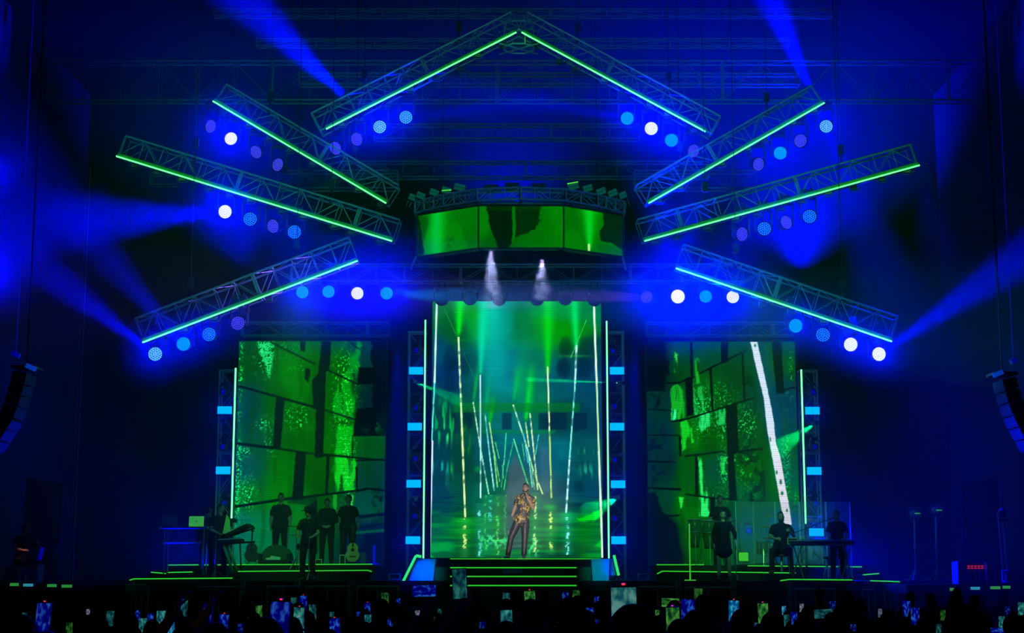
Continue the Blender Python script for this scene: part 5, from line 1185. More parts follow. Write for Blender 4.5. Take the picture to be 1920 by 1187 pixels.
# patterned shirt of the lead singer
ms = bpy.data.materials.new('baroque print shirt'); ms.use_nodes = True; nt = ms.node_tree; b = nt.nodes['Principled BSDF']
tc = nt.nodes.new('ShaderNodeTexCoord'); n1 = nt.nodes.new('ShaderNodeTexNoise'); n1.inputs['Scale'].default_value = 8.5; n1.inputs['Detail'].default_value = 3; n1.inputs['Distortion'].default_value = 1.6
cr = nt.nodes.new('ShaderNodeValToRGB'); cr.color_ramp.interpolation = 'CONSTANT'
els = cr.color_ramp.elements
for p_, c_ in ((0.0, (.018, .018, .024, 1)), (.36, (.10, .10, .13, 1)), (.41, (.02, .02, .028, 1)), (.50, (.22, .09, .05, 1)), (.545, (.80, .55, .05, 1)), (.615, (.03, .025, .02, 1)), (.66, (.55, .42, .36, 1))):
    e = els.new(p_) if p_ > 0 else els[0]; e.color = c_
els[-1].color = (.55, .42, .36, 1) if els[-1].position > .9 else els[-1].color
nt.links.new(tc.outputs['Object'], n1.inputs['Vector']); nt.links.new(n1.outputs['Fac'], cr.inputs['Fac']); nt.links.new(cr.outputs['Color'], b.inputs['Base Color']); b.inputs['Roughness'].default_value = .55

def S(px, py, y=0.0):     # photo zoom coordinates -> local metres for the singer
    return V((px-345)/530.0, y, (1085-py)/530.0)
star_pose = dict(head=S(455, 195, -.02), neck=S(452, 255), chest=S(438, 380), waist=S(428, 500), pel=S(402, 590), shL=S(352, 300, .0), shR=S(556, 318, .0), elL=S(318, 440, .06), wrL=S(282, 545, -.02), hdL=V(.45, -.2, -.9), pnL=V(1, -.2, .2), curlL=.35,
    elR=S(552, 455, -.06), wrR=S(482, 335, -.20), hdR=S(462, 290, 0)-S(482, 335, 0), pnR=V(-.6, .8, 0), curlR=1.25,
    hipL=S(358, 620, .0), hipR=S(452, 620, .0), kneeL=S(268, 820, -.05), kneeR=S(442, 840, -.02), ankL=S(228, 1035, .0), ankR=S(432, 1035, .0), toeL=V(-.5, -1, 0), toeR=V(-.05, -1, 0), yaw=-.12, pitch=-.06, roll=-.03, width=.96)
# knees stay roughly straight: trim heights so that the soles touch the platform
for k in ('ankL', 'ankR'): star_pose[k].z = .088
base = P(969.5, 1047, 38.95); base.z = ZC
star = person(base, 'lead singer in black, gold and white patterned shirt and dark trousers holding a microphone', star_pose, 0.0, 1.0, shirt=ms, trousers=M_leather, skin=M_skin, beard=True, shoes=mat('grey trainers', (.3, .27, .3), .6), voxel=.009)
m = MB(); a = star_pose['wrR']+star_pose['hdR'].normalized()*.085+V(-.02, -.01, .0); dr = V(-.10, .12, .35).normalized()
m.bar(a-dr*.09, a+dr*.06, .011, 10, .015); mic = m.build('microphone', M_black, None, base); M4 = Matrix.Translation(a+dr*.095)
m = MB(); m.ball(a+dr*.075, (.021, .021, .024), 12); m.build('grille', M_chrome, mic); tag(mic, 'handheld microphone at the lead singer\'s mouth', 'microphone')
# soft folds: cargo pocket and belt
m = MB(); m.box(S(240, 760, -.02), (.03, .10, .14), Euler((0, -.4, 0)).to_matrix(), bevel=.01); m.build('cargo_pocket', M_leather, star)

# ---- the band
BL = 'musicians standing in the dark'
fl = lambda x, Y, z: V(P(x, 1050, Y).x, Y, z)
arms_front = dict(elL=V(-.25, .0, 1.17), wrL=V(-.10, -.18, 1.02), hdL=V(.8, -.4, -.2), pnL=V(0, .6, -.6), elR=V(.25, .0, 1.17), wrR=V(.10, -.18, 1.02), hdR=V(-.8, -.4, -.2), pnR=V(0, .6, -.6))
play = dict(elL=V(-.26, -.05, 1.15), wrL=V(-.18, -.30, 1.06), hdL=V(.1, -1, -.1), pnL=V(0, -.2, -1), elR=V(.26, -.05, 1.15), wrR=V(.18, -.30, 1.06), hdR=V(-.1, -1, -.1), pnR=V(0, -.2, -1), sideL=1, sideR=-1)
person(fl(524.5, 42.3, ZL), 'tall broad man in black T-shirt standing alone before the left LED wall', dict(width=1.18, wrL=V(-.22, -.16, .95), wrR=V(.23, -.14, .95), pitch=.15), 0, 1.05, skin=M_skind, hair=M_hair)
person(fl(612, 42.3, ZL), 'man in black shirt looking down, hands clasped, left of the profile man', dict(arms_front, pitch=.45, head=V(0, -.05, 1.64), width=1.12), 0, .985, sleeves='long')
person(fl(651.5, 42.4, ZL), 'man in dark T-shirt standing with head turned left, rightmost on left riser', dict(yaw=-1.0, width=1.15, wrR=V(.27, -.12, .95)), .1, 1.03)
person(fl(577, 39.0, Z0), 'man in a black hat and open vest standing at a microphone', dict(play, pitch=.2, yaw=-.3, head=V(0, -.05, 1.65)), -.1, .985, hat=True, sleeves='short')
person(fl(411, 39.9, P(340, 1084, 37.8).z), 'keyboard player in black seen from the side behind tilted keyboard', dict(play, width=1.15, yaw=.6, pitch=.1), .6, 1.02)
person(fl(387, 40.6, ZL-.30), 'curly-haired person bent behind the laptop table at left', dict(play, head=V(0, -.10, 1.60), pitch=.3, yaw=.4), .4, .97, hairstyle='curly')
person(fl(1352, 42.2, ZR), 'percussionist in black standing behind the congas before right LED wall', dict(play, width=1.22, head=V(0, -.02, 1.66)), 0, 1.02)
person(fl(1357, 38.5, Z0), 'woman singer in short black skirt and jacket standing with bare legs', dict(ankL=V(-.13, 0, .09), ankR=V(.15, 0, .09), kneeL=V(-.12, -.02, .50), kneeR=V(.13, -.02, .50), elR=V(.30, .0, 1.18), wrR=V(.28, -.16, 1.02)), 0, .93, skirt=True, sleeves='long', hairstyle='long', skin=mat('light skin', (.58, .42, .30), .5))
seat = dict(hipL=V(-.10, .05, .55), hipR=V(.10, .05, .55), pel=V(0, .06, .60), waist=V(0, .04, .76), chest=V(0, 0, .98), neck=V(0, -.03, 1.16), head=V(0, -.06, 1.31), shL=V(-.19, -.01, 1.10), shR=V(.19, -.01, 1.10), kneeL=V(-.20, -.38, .52), kneeR=V(.20, -.38, .52), ankL=V(-.22, -.34, .09), ankR=V(.22, -.34, .09),
     elL=V(-.26, -.08, .84), wrL=V(-.12, -.32, .80), hdL=V(.9, -.5, 0), pnL=V(0, .6, -.6), elR=V(.30, -.10, .86), wrR=V(.22, -.36, .96), hdR=V(-.3, -.8, .3), pnR=V(-1, 0, 0), curlR=1.2, curlL=.9)
person(fl(1466, 39.4, Z0+.17), 'seated bearded man in black T-shirt beside the drum kit', dict(seat, yaw=.2, width=1.1), -.2, 1.04, beard=True, hair=M_hair)
person(fl(1571, 38.9, P(1530, 1088, 37.75).z), 'keyboard player in dark shirt standing at the right, head turned left', dict(play, yaw=-.9, pitch=.15, width=1.05), -.25, .93)
person(V(P(33, 1080, 36.6).x, 36.9, ZD), 'technician crouching in the dark wing at far left, arm lit orange', dict(seat, pitch=.5), .7, .95, skin=M_skind)
spot('work_lamp', V(P(40, 1000, 36.2).x, 36.3, 2.9), V(P(38, 1040, 36.6).x, 36.7, 2.3), 40, 5, (1, .45, .1), .8, .05)
# ---------------------------------------------------------------- instruments and stage gear
ZA = P(340, 1084, 37.8).z; ZB = P(560, 1070, 39.3).z; ZAr = P(1530, 1088, 37.75).z
def gx(px, Y): return P(px, 1050, Y).x
def gz(py, Y): return P(960, py, Y).z
M_wood = mat('pale guitar wood', (.55, .36, .14), .4); M_dwood = mat('dark guitar wood', (.05, .03, .02), .35); M_lap = mat('silver laptop lid', (.55, .58, .55), .4, .3); M_laplit = emat('laptop lid with painted green light', (.03, .30, .01), 1.0, base=(.5, .6, .5))  # one lid glows to stand in for green light on it
M_keysw = mat('white keys', (.7, .7, .68), .4); M_brass = mat('brass cymbal', (.5, .38, .14), .3, .8); M_shell = mat('dark green drum shell', (.03, .16, .04), .2); M_skinp = mat('drum skin', (.6, .6, .55), .6)
# laptop table: two shelves on uprights
Yt = 39.0; x0, x1 = gx(299, Yt), gx(388, Yt); r = empty('laptop_table', V((x0+x1)/2, Yt, ZB-.08), 'two-tier metal equipment table carrying two laptops', 'table'); o = r.location; W_ = x1-x0; ztop = gz(989, Yt)-o.z; zsh = gz(1017, Yt)-o.z
m = MB(); m.box((0, .25, ztop), (W_, .5, .04)); m.build('tabletop', M_black, r)
m = MB(); m.box((-.05, .25, zsh), (W_*.82, .45, .035)); m.build('shelf', M_alu, r)
for sx in (-1, 1):
    for dy in (.04, .46): m = MB(); m.bar((sx*(W_/2-.1), dy, 0), (sx*(W_/2-.1), dy, ztop), .018, 6); m.build('leg', M_alu, r)
for sx in (-1, 1): m = MB(); m.bar((sx*W_/2, -.02, ztop), (sx*W_/2, -.10, ztop-.02), .03, 8); m.ball((sx*W_/2, -.11, ztop-.02), .035); m.build('clamp', M_chrome, r)
m = MB(); m.box((W_/2-.17, .2, ztop-.22), (.26, .3, .36), bevel=.02); m.build('rack_unit', M_black, r)
def laptop(pa, pb, yt, Y, z, mt, label, logo=True):
    a, b = gx(pa, Y), gx(pb, Y); h = gz(yt, Y)-z; r = empty('laptop', V((a+b)/2, Y, z), label, 'laptop', 'laptops on the table')
    m = MB(); m.box((0, .0, h/2), (b-a, .012, h), Euler((-.12, 0, 0)).to_matrix(), bevel=.004); m.build('lid', mt, r); m = MB(); m.box((0, .13, .01), (b-a, .24, .016)); m.build('keyboard_base', M_lap, r)
    if logo: m = MB(); m.ball((0, -.011, h*.52), (.012, .004, .016), 10); m.build('logo', M_black, r)
laptop(300, 331, 967, 39.15, o.z+ztop+.02, M_lap, 'dim laptop at the left end of the equipment table', False)
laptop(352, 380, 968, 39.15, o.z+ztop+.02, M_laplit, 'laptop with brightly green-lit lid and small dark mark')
for pts, nm in ((((335, 989), (336, 1003), (342, 1013), (352, 1020)), 'short one hanging between the shelves'), (((383, 987), (383, 1005), (379, 1035), (376, 1058), (384, 1080)), 'long one beside the equipment table')):
    q = [P(x, y, 38.9) for x, y in pts]; q[-1].z = max(q[-1].z, ZA+.02); m = MB(); m.path([v-q[0] for v in q], .010, 5); tag(m.build('cable', mat('pale cable', (.4, .5, .4), .5), None, q[0]), 'pale cable, '+nm, 'cable', 'cables at the laptop table')
# keyboards at left
def keyboard(c, w_, rot, label, kw=.30, group=None):
    r = empty('keyboard', c, label, 'keyboard', group); r.rotation_euler = rot
    m = MB(); m.box((0, 0, 0), (w_, kw, .09), bevel=.012); m.build('case', M_black, r); m = MB()
    n = int(w_/.024)
    for k in range(n): m.box((-w_/2+.04+k*(w_-.08)/max(1, n-1), -kw*.22, .05), (.020, kw*.48, .018))
    m.build('white_keys', M_keysw, r); m = MB()
    for k in range(n-1):
        if k % 7 not in (2, 6): m.box((-w_/2+.052+k*(w_-.08)/max(1, n-1), -kw*.12, .066), (.011, kw*.28, .016))
    m.build('black_keys', M_black, r); m = MB(); m.box((w_*.1, kw*.3, .052), (w_*.4, kw*.25, .006)); m.build('control_panel', M_dk, r)
    return r
keyboard(P(447, 995, 39.1), .62, (0, -.42, -.25), 'keyboard tilted steeply up to the right beside the left keyboard player')
keyboard(P(432, 1015, 39.0), .62, (.0, -.04, -.1), 'lower keyboard lying level in front of the left keyboard player')
r = empty('keyboard_stand', V(gx(432, 39.0), 39.1, ZA), 'keyboard stand with thick slanting green-lit legs', 'stand'); o = r.location
for (xa, ya, xb, yb, t) in ((419, 1022, 437, 1074, .035), (428, 1022, 445, 1072, .03), (450, 1018, 452, 1070, .018)):
    a, b = P(xa, ya, 39.0)-o, P(xb, yb, 39.0)-o; b.z = max(b.z, .02) if ya > 1020 else b.z; m = MB(); m.bar(a, b, t, 8); m.build('leg', M_post if t > .02 else M_black, r)  # thick legs carry the painted green light too
m = MB(); m.bar(P(415, 1020, 39.0)-o, P(478, 1016, 39.0)-o, .025, 6); m.bar(P(440, 1003, 39.1)-o, P(478, 990, 39.1)-o, .02, 6); m.build('crossbar', M_black, r)
def mic_stand(px, pyt, Y, zb, label, boom=None, kind='microphone_stand', m_=None, base=True):
    x = gx(px, Y); zt_ = gz(pyt, Y); r = empty(kind, V(x, Y, zb), label, 'stand', 'microphone stands'); mm = m_ or M_chrome
    m = MB(); m.bar((0, 0, .03), (0, 0, zt_-zb), .011, 6); m.bar((0, 0, (zt_-zb)*.5), (0, 0, (zt_-zb)*.5+.08), .018, 6); m.build('pole', mm, r)
    for a in (.5, 2.6, 4.7): m = MB(); m.bar((0, 0, .16), (math.cos(a)*.28, math.sin(a)*.28, .01), .009, 5); m.build('leg', mm, r)
    if boom:
        m = MB(); q = [P(bx, by, Y-.1)-r.location for bx, by in boom]; m.bar(q[0], q[1], .010, 6); m.build('boom', M_black, r); d = (q[1]-q[0]).normalized()
        m = MB(); m.bar(q[1], q[1]+d*.14, .016, 8, .022); m.ball(q[1]+d*.15, .026); m.build('microphone', M_black, r)
    return r
mic_stand(403.5, 1003, 38.8, ZA, 'thin upright stand in front of the left keyboard player')
mic_stand(538, 988, 41.6, ZL, 'upright stand with boom to the right beside the tall man', boom=((538, 986), (566, 988)))
mic_stand(579, 1000, 38.6, Z0, 'thin stand in front of the man in a hat', boom=((579, 1003), (573, 985)))
mic_stand(1480, 1003, 38.9, Z0, 'stand with long boom rising right over the drums', boom=((1478, 1004), (1552, 975)))
mic_stand(1380, 972, 38.7, Z0, 'microphone stand right of the woman singer', boom=((1380, 976), (1352, 984)))
mic_stand(1502, 1022, 38.7, Z0, 'short stand below the right keyboard')
# music sheet wedge beside the keyboardist, green light put into its colour
m = MB(); q = [P(x, y, 39.2) for x, y in ((425, 964), (431, 975), (432, 1000), (417, 1001))]; m.hexa([v-q[0]+V(0, .02, 0) for v in q]+[v-q[0] for v in q]); tag(m.build('sheet_holder', mat('sheet with painted green light', (.35, .75, .1), .7), None, q[0]), 'green-lit folded sheet beside the left keyboard player', 'sheet')
spot('sheet_spot', P(440, 960, 37.6), P(425, 990, 39.2), 20, 6, (.15, 1, .05), .8, .05)  # green spot aimed at the sheet
# round backed case
Yc = 41.7; r = empty('drum_case', V(gx(516, Yc), Yc, ZL), 'dark round-backed case with pale papers lying in it', 'case'); w_ = gx(546, Yc)-gx(487, Yc); h = gz(1021, Yc)-ZL
m = MB(); ol = [(-w_/2, 0), (-w_/2, h*.25)]+[(-w_/2+w_*.5*(1-math.cos(t)), h*.25+h*.75*math.sin(t)) for t in np.linspace(.2, math.pi-.2, 12)]+[(w_/2, h*.25), (w_/2, 0)]; m.prism(ol, .10, .5); m.build('back', mat('dark green felt', (.03, .10, .03), .9), r)
m = MB(); m.box((0, -.1, h*.12), (w_*.92, .5, h*.24), bevel=.04); m.build('seat', M_dk, r); m = MB(); m.box((.02, -.15, h*.30), (.26, .2, .03), Euler((.5, .15, .1)).to_matrix()); m.box((-.16, -.12, h*.28), (.12, .14, .02), Euler((.4, -.2, .4)).to_matrix()); m.build('papers', mat('paper', (.75, .8, .75), .7), r)
for sx in (-1, 1): m = MB(); m.box((sx*w_*.46, -.08, h*.30), (.07, .42, h*.5), bevel=.02); m.build('arm', M_dk, r)
def guitar(px, pyb, Y, z, label, body, neck_top, lean=.12, k=1.0):
    r = empty('guitar', V(gx(px, Y), Y, z), label, 'guitar', 'guitars on stands'); B = Body()
    ol = [];  # body outline, lower bout, waist, upper bout
    for t in np.linspace(0, 2*math.pi, 40, endpoint=False):
        z_ = -math.cos(t); w_ = .185*(1-.25*(z_ > 0)*z_)*abs(math.sin(t))**.75*(1-.28*math.exp(-((z_-.15)/.22)**2)); ol.append((math.copysign(w_, math.sin(t)), .30+.24*z_))
    M4 = Matrix.Scale(k, 4) @ Matrix.Rotation(-lean, 4, 'X')
    m = MB(); m.prism(ol, -.045, .045, M4); m.build('body', body, r); R = M4
    m = MB(); m.lathe([(0, 0), (.045, 0), (.045, .004), (0, .004)], 18, M4 @ Matrix.Translation((0, -.047, .36)) @ Matrix.Rotation(math.pi/2, 4, 'X')); m.build('sound_hole', M_black, r)
    m = MB(); m.box(M4 @ V(0, -.052, .19), (.15*k, .012, .022*k)); m.build('bridge', M_dwood, r)
    L_ = (neck_top-z)/k; m = MB(); m.bar(M4 @ V(0, -.045, .44), M4 @ V(0, -.045, L_-.16), .024*k, 6, .020*k); m.build('neck', M_dwood, r)
    m = MB(); m.box(M4 @ V(0, -.04, L_-.08), (.07*k, .02, .17*k), bevel=.008); 
    for s_ in (-1, 1):
        for q in range(3): m.bar(M4 @ V(s_*.03, -.04, L_-.14+q*.05), M4 @ V(s_*.06, -.04, L_-.14+q*.05), .007, 5)
    m.build('headstock', M_dwood, r); m = MB()
    for s_ in (-1, 1): m.bar((s_*.13, -.10, .05), (s_*.11, .20, .0), .010, 5); m.bar((s_*.13, -.10, .05), (s_*.13, -.12, .10), .010, 5); m.bar((s_*.11, .2, 0), (0, .12, .42*k), .010, 5)
    m.build('stand', M_black, r); return r
guitar(661, 1047, 40.9, ZL+.01, 'pale acoustic guitar with round sound hole at the right end of left riser', M_wood, gz(985, 40.9), k=1.0)
guitar(471, 1047, 40.9, ZL+.01, 'black acoustic guitar on a stand behind the left keyboards', M_dwood, gz(985, 40.9), k=1.0)
guitar(1387, 1040, 41.0, ZR+.01, 'dark guitar standing beside the clear screen on the right riser', M_dwood, gz(985, 41.0), k=.8)
m = MB(); a = P(701, 1058, 41.3); m.box((0, 0, (gz(1022, 41.3)-ZL)/2), (.06, .06, gz(1022, 41.3)-ZL), bevel=.02); m.box((0, 0, .02), (.26, .26, .04)); tag(m.build('blue_post', emat('blue-lit post', (.0, .0, .55), 1.0), None, V(a.x, 41.3, ZL)), 'short blue-lit post at the right end of left riser', 'post')  # blue light on the post is put in as emission
m = MB(); m.box((0, 0, .16), (.14, .14, .32), bevel=.03); tag(m.build('water_jug', mat('blue plastic', (.1, .15, .5), .3), None, V(gx(681, 41.0), 41.0, ZL)), 'small bluish container between guitar and blue-lit post', 'container')
# cymbal stand by the man in a hat
def cymbal(px, py, Y, zb, rad, label, tilt=.12, stand=True):
    c = P(px, py, Y); r = empty('cymbal_stand', V(c.x, Y, zb), label, 'cymbal', 'cymbals on stands'); z = c.z-zb; Mc = Matrix.Translation((0, 0, z)) @ Matrix.Rotation(tilt, 4, 'X') @ Matrix.Rotation(.08, 4, 'Y')
    m = MB(); m.lathe([(0, .028), (.02, .028), (.045, .008), (rad, -.012), (rad, -.016), (.04, .002), (0, .002)], 28, Mc); m.build('cymbal', M_brass, r)
    m = MB(); m.bar((0, 0, .2), (0, 0, z), .010, 6); m.bar((0, 0, z), (0, 0, z+.05), .006, 6); m.build('pole', M_chrome, r)
    for a in (0, 2.1, 4.2): m = MB(); m.bar((0, 0, .35), (math.cos(a)*.25, math.sin(a)*.25, .01), .009, 5); m.build('leg', M_chrome, r)
    return r
cymbal(556, 1003, 39.6, ZB, .16, 'small cymbal on a stand left of the man in a hat'); cymbal(1437, 987, 41.6, ZR, .42, 'large wide cymbal before the clear screen', .10)
cymbal(1441, 967, 42.3, ZR, .14, 'little dark cymbal raised above the large cymbal'); cymbal(1440, 1009, 41.3, ZR, .15, 'small cymbal under the large cymbal'); cymbal(1524, 975, 41.4, ZR, .22, 'cymbal in front of the blue glow at right', .3); cymbal(1509, 984, 41.9, ZR, .2, 'cymbal left of the blue glow')
def drum(kind, c, R_, depth, label, rot=None, body=M_shell, group='drums on the right riser', stand=None):
    r = empty(kind, c, label, 'drum', group); Mr = (rot or Matrix.Identity(3)).to_4x4()
    m = MB(); m.lathe([(0, 0), (R_, 0), (R_, depth), (0, depth)], 24, Mr); m.build('shell', body, r)
    m = MB(); m.lathe([(0, depth+.001), (R_*.96, depth+.001), (R_*.96, depth+.006), (0, depth+.006)], 24, Mr); m.build('drumhead', M_skinp, r)
    for zz in (0, depth):
        m = MB(); m.path([Mr @ V(math.cos(a)*(R_+.008), math.sin(a)*(R_+.008), zz) for a in np.linspace(0, 2*math.pi, 25)], .011, 5); m.build('hoop', M_chrome, r)
    m = MB()
    for k in range(6): a = k*math.pi/3+.2; m.bar(Mr @ V(math.cos(a)*(R_+.012), math.sin(a)*(R_+.012), .02), Mr @ V(math.cos(a)*(R_+.012), math.sin(a)*(R_+.012), depth-.02), .007, 5)
    m.build('tension_rods', M_chrome, r)
    if stand is not None:
        for a in (.3, 2.4, 4.5): m = MB(); m.bar((math.cos(a)*R_, math.sin(a)*R_, depth*.4), (math.cos(a)*(R_+.08), math.sin(a)*(R_+.08), stand-c[2]), .010, 5); m.build('leg', M_chrome, r)
    return r
def conga(px, Y, zb, ztop, label, R_=.165):
    r = empty('conga', V(gx(px, Y), Y, zb), label, 'drum', 'congas'); H_ = ztop-zb; h = .72
    m = MB(); m.lathe([(0, H_-h), (.115, H_-h), (.135, H_-h+.2), (R_+.02, H_-.32), (R_+.015, H_-.15), (R_, H_)], 24); m.build('shell', M_shell, r)
    m = MB(); m.lathe([(0, H_), (R_*.97, H_), (R_*.97, H_+.008), (0, H_+.01)], 24); m.build('drumhead', M_skinp, r)
    for zz, rr in ((H_-.01, R_+.01), (H_-.32, R_+.03)): m = MB(); m.path([V(math.cos(a)*rr, math.sin(a)*rr, zz) for a in np.linspace(0, 2*math.pi, 25)], .012, 5); m.build('hoop', M_chrome, r)
    m = MB()
    for k in range(6): a = k*math.pi/3+.3; m.bar((math.cos(a)*(R_+.022), math.sin(a)*(R_+.022), H_-.30), (math.cos(a)*(R_+.018), math.sin(a)*(R_+.018), H_-.01), .007, 5)
    m.build('tension_rods', M_chrome, r)
    for a in (.5, 2.6, 4.7): m = MB(); m.bar((math.cos(a)*(R_+.03), math.sin(a)*(R_+.03), H_-.4), (math.cos(a)*(R_+.10), math.sin(a)*(R_+.10), 0), .012, 5); m.build('leg', M_chrome, r)
conga(1303, 41.1, ZR, gz(974, 41.1), 'tall conga with glossy green shell on legs, leftmost drum at right'); conga(1330, 41.3, ZR, gz(976, 41.3), 'second conga partly hidden behind the woman singer')
drum('timbale', V(gx(1374, 41.2), 41.2, gz(990, 41.2)), .17, .17, 'shallow timbale right of the percussionist with green-lit rim', stand=ZR); drum('timbale', V(gx(1350, 41.4), 41.5, gz(990, 41.2)), .17, .17, 'shallow timbale directly before the percussionist', stand=ZR)
drum('bass_drum', V(gx(1522, 41.9), 41.9, ZR+.29), .28, .45, 'bass drum of the drum kit facing the hall, behind the right keyboard', Euler((math.pi/2, 0, 0)).to_matrix(), M_black)
drum('tom', V(gx(1510, 41.6), 41.7, gz(1022, 41.6)), .15, .2, 'left mounted tom above the bass drum', Euler((.3, 0, 0)).to_matrix(), M_black, stand=ZR); drum('tom', V(gx(1536, 41.6), 41.7, gz(1022, 41.6)), .15, .2, 'right mounted tom above the bass drum', Euler((.3, 0, 0)).to_matrix(), M_black, stand=ZR)
drum('floor_tom', V(gx(1433, 41.5), 41.5, gz(1040, 41.5)), .19, .33, 'floor tom at the left of the drum kit', None, M_black, stand=ZR); drum('snare_drum', V(gx(1453, 41.4), 41.3, gz(1028, 41.4)), .17, .14, 'snare drum beside the seated bearded man', None, M_chrome, stand=ZR)
for x in (1415, 1424): mic_stand(x, 1000 if x == 1415 else 992, 41.2, ZR, 'thin stand beside the large cymbal, '+('left one' if x == 1415 else 'right one'))
# tall green-lit pole in front of the conga, its green light put in as emission
m = MB(); p = V(gx(1293.5, 38.2), 38.2, Z0); m.bar((0, 0, 0), (0, 0, gz(982, 38.2)-Z0), .017, 8); m.box((0, 0, .01), (.24, .24, .03)); tag(m.build('green_pole', emat('pole with painted green light', (.04, .42, .03), 1.0, base=(.2, .5, .2)), None, p), 'tall upright green-lit pole in front of the tall conga', 'pole')
# clear drum screens
mg = bpy.data.materials.new('clear acrylic'); mg.use_nodes = True; b_ = mg.node_tree.nodes['Principled BSDF']; b_.inputs['Base Color'].default_value = (.5, .75, .9, 1); b_.inputs['Alpha'].default_value = .10; b_.inputs['Roughness'].default_value = .15
M_edgeg = mat('acrylic edge', (.5, .75, .85), .3)
SCR = [(1381, 1414, 940, 1041, 'first clear screen panel, brightest, left of the large cymbal'), (1415, 1455, 941, 1058, 'second clear screen panel behind the large cymbal'), (1456, 1501, 941, 1060, 'third clear screen panel crossed by the white beam'), (1503, 1551, 941, 1060, 'fourth clear screen panel before the blue glow'), (1553, 1598, 941, 1084, 'rightmost clear screen panel behind the keyboard player')]
for k, (xa, xb, yt, yb, lab) in enumerate(SCR):
    Y = 40.7 if k != 4 else 39.9; a, b = P(xa, yb, Y), P(xb, yb, Y); zt_ = gz(yt, Y); r = empty('clear_screen', V((a.x+b.x)/2, Y, max(a.z, Z0+.02) if k else ZR), lab, 'screen panel', 'clear drum screens'); h = zt_-r.location.z; w_ = b.x-a.x
    m = MB(); m.box((0, 0, h/2), (w_, .012, h)); m.build('pane', mg, r)
    for sx in (-1, 1): m = MB(); m.box((sx*w_/2, 0, h/2), (.018, .022, h)); m.build('upright_edge', M_edgeg, r)
    m = MB(); m.box((0, .02, .01), (w_, .3, .02)); m.build('foot', M_black, r)
spot('lamp_glow', P(1404, 996, 41.9), CAM, 18, 1800, BLUE, 1, .1)
small_head(1404, 996, 42.0, 'blue glowing fixture behind the first clear screen panel', 0)
# green box, keyboards and stool at right
r, w_, h = case('monitor_box', 1386, 1036, 1403, 1052, 40.95, 'small bright green-lit box on a stand beside the clear screen', dep=.15, m_=emat('box with painted green light', (.04, .42, .0), 1.0, base=(.3, .7, .1)), zb=gz(1052, 40.95), rim=False)  # emission stands in for green light on the box
m = MB(); m.box((0, .08, -.03), (.3, .2, .04)); m.bar((0, .08, -.03), (0, .08, ZR-r.location.z), .02, 6); m.build('stand', M_black, r)
kr = keyboard(P(1540, 1018, 38.4), 1.5, (0, 0, -.02), 'long keyboard on the front right riser')
r = empty('keyboard_stand', V(gx(1540, 38.4), 38.45, ZAr), 'metal stand carrying the long right keyboard', 'stand'); hh = gz(1022, 38.4)-ZAr
for sx in (-.55, .62):
    for s_ in (-1, 1): m = MB(); m.bar((sx+s_*.14, .0, 0), (sx-s_*.10, .0, hh), .016, 6); m.build('leg', M_chrome, r)
m = MB(); m.bar((-.72, 0, hh), (.74, 0, hh), .02, 6); m.build('crossbar', M_chrome, r)
r, w_, h = case('mixer_box', 1476, 1008, 1496, 1022, 38.5, 'small stacked device box at the left end of the long keyboard', dep=.25, m_=M_dk, zb=gz(1022, 38.5)); m = MB()
for k in range(3): m.box((0, -.012, .04+k*.06), (w_*.85, .01, .014))
m.build('display_strip', emat('faint green display', (.02, .12, .02), 1.0), r); m = MB(); m.bar((0, .1, 0), (0, .1, Z0-r.location.z), .02, 6); m.build('stand', M_black, r)
r = empty('stool', V(gx(1581, 39.4), 39.4, ZAr), 'chrome stool behind the right keyboard player', 'stool'); hh = gz(1043, 39.4)-ZAr
m = MB(); m.lathe([(0, hh), (.16, hh), (.17, hh+.03), (.15, hh+.06), (0, hh+.06)], 20); m.build('seat', M_black, r)
for a in (.4, 2.0, 3.5, 5.1): m = MB(); m.bar((math.cos(a)*.08, math.sin(a)*.08, hh), (math.cos(a)*.2, math.sin(a)*.2, 0), .012, 6); m.build('leg', M_chrome, r)
r = empty('stool', V(gx(1556, 39.8), 39.8, ZAr), 'low chrome stool left of the right keyboard player', 'stool'); hh = gz(1048, 39.8)-ZAr
m = MB(); m.lathe([(0, hh), (.16, hh), (.17, hh+.03), (.15, hh+.06), (0, hh+.06)], 20); m.build('seat', M_black, r)
for a in (.4, 2.0, 3.5, 5.1): m = MB(); m.bar((math.cos(a)*.08, math.sin(a)*.08, hh), (math.cos(a)*.2, math.sin(a)*.2, 0), .012, 6); m.build('leg', M_chrome, r)
r = empty('drum_throne', V(gx(1466, 39.45), 39.5, Z0+.17), 'round seat under the seated bearded man', 'stool'); m = MB(); m.lathe([(0, .40), (.17, .40), (.18, .44), (.16, .47), (0, .47)], 20); m.build('seat', M_black, r); m = MB(); m.bar((0, 0, -.17), (0, 0, .4), .03, 8); m.lathe([(0, -.17), (.2, -.17), (.04, -.1), (0, -.1)], 12); m.build('base', M_chrome, r)
m = MB(); m.box((0, 0, .08), (1.0, .9, .17)); tag(m.build('small_platform', M_deck, None, V(gx(1466, 39.2), 39.05, Z0)), 'low black platform under the seated bearded man', 'platform')
# added spots making the blue glow behind the drums
spot('lamp_glow', P(1535, 1000, 42.4), P(1560, 985, 38), 60, 9000, BLUE, 1, .2); spot('lamp_beam', P(1585, 1030, 42.6), P(1625, 1075, 40), 50, 5000, BLUE, 1, .2)
spot('lamp_beam', P(330, 1060, 42.6), P(350, 1010, 40), 70, 3000, BLUE, 1, .2)
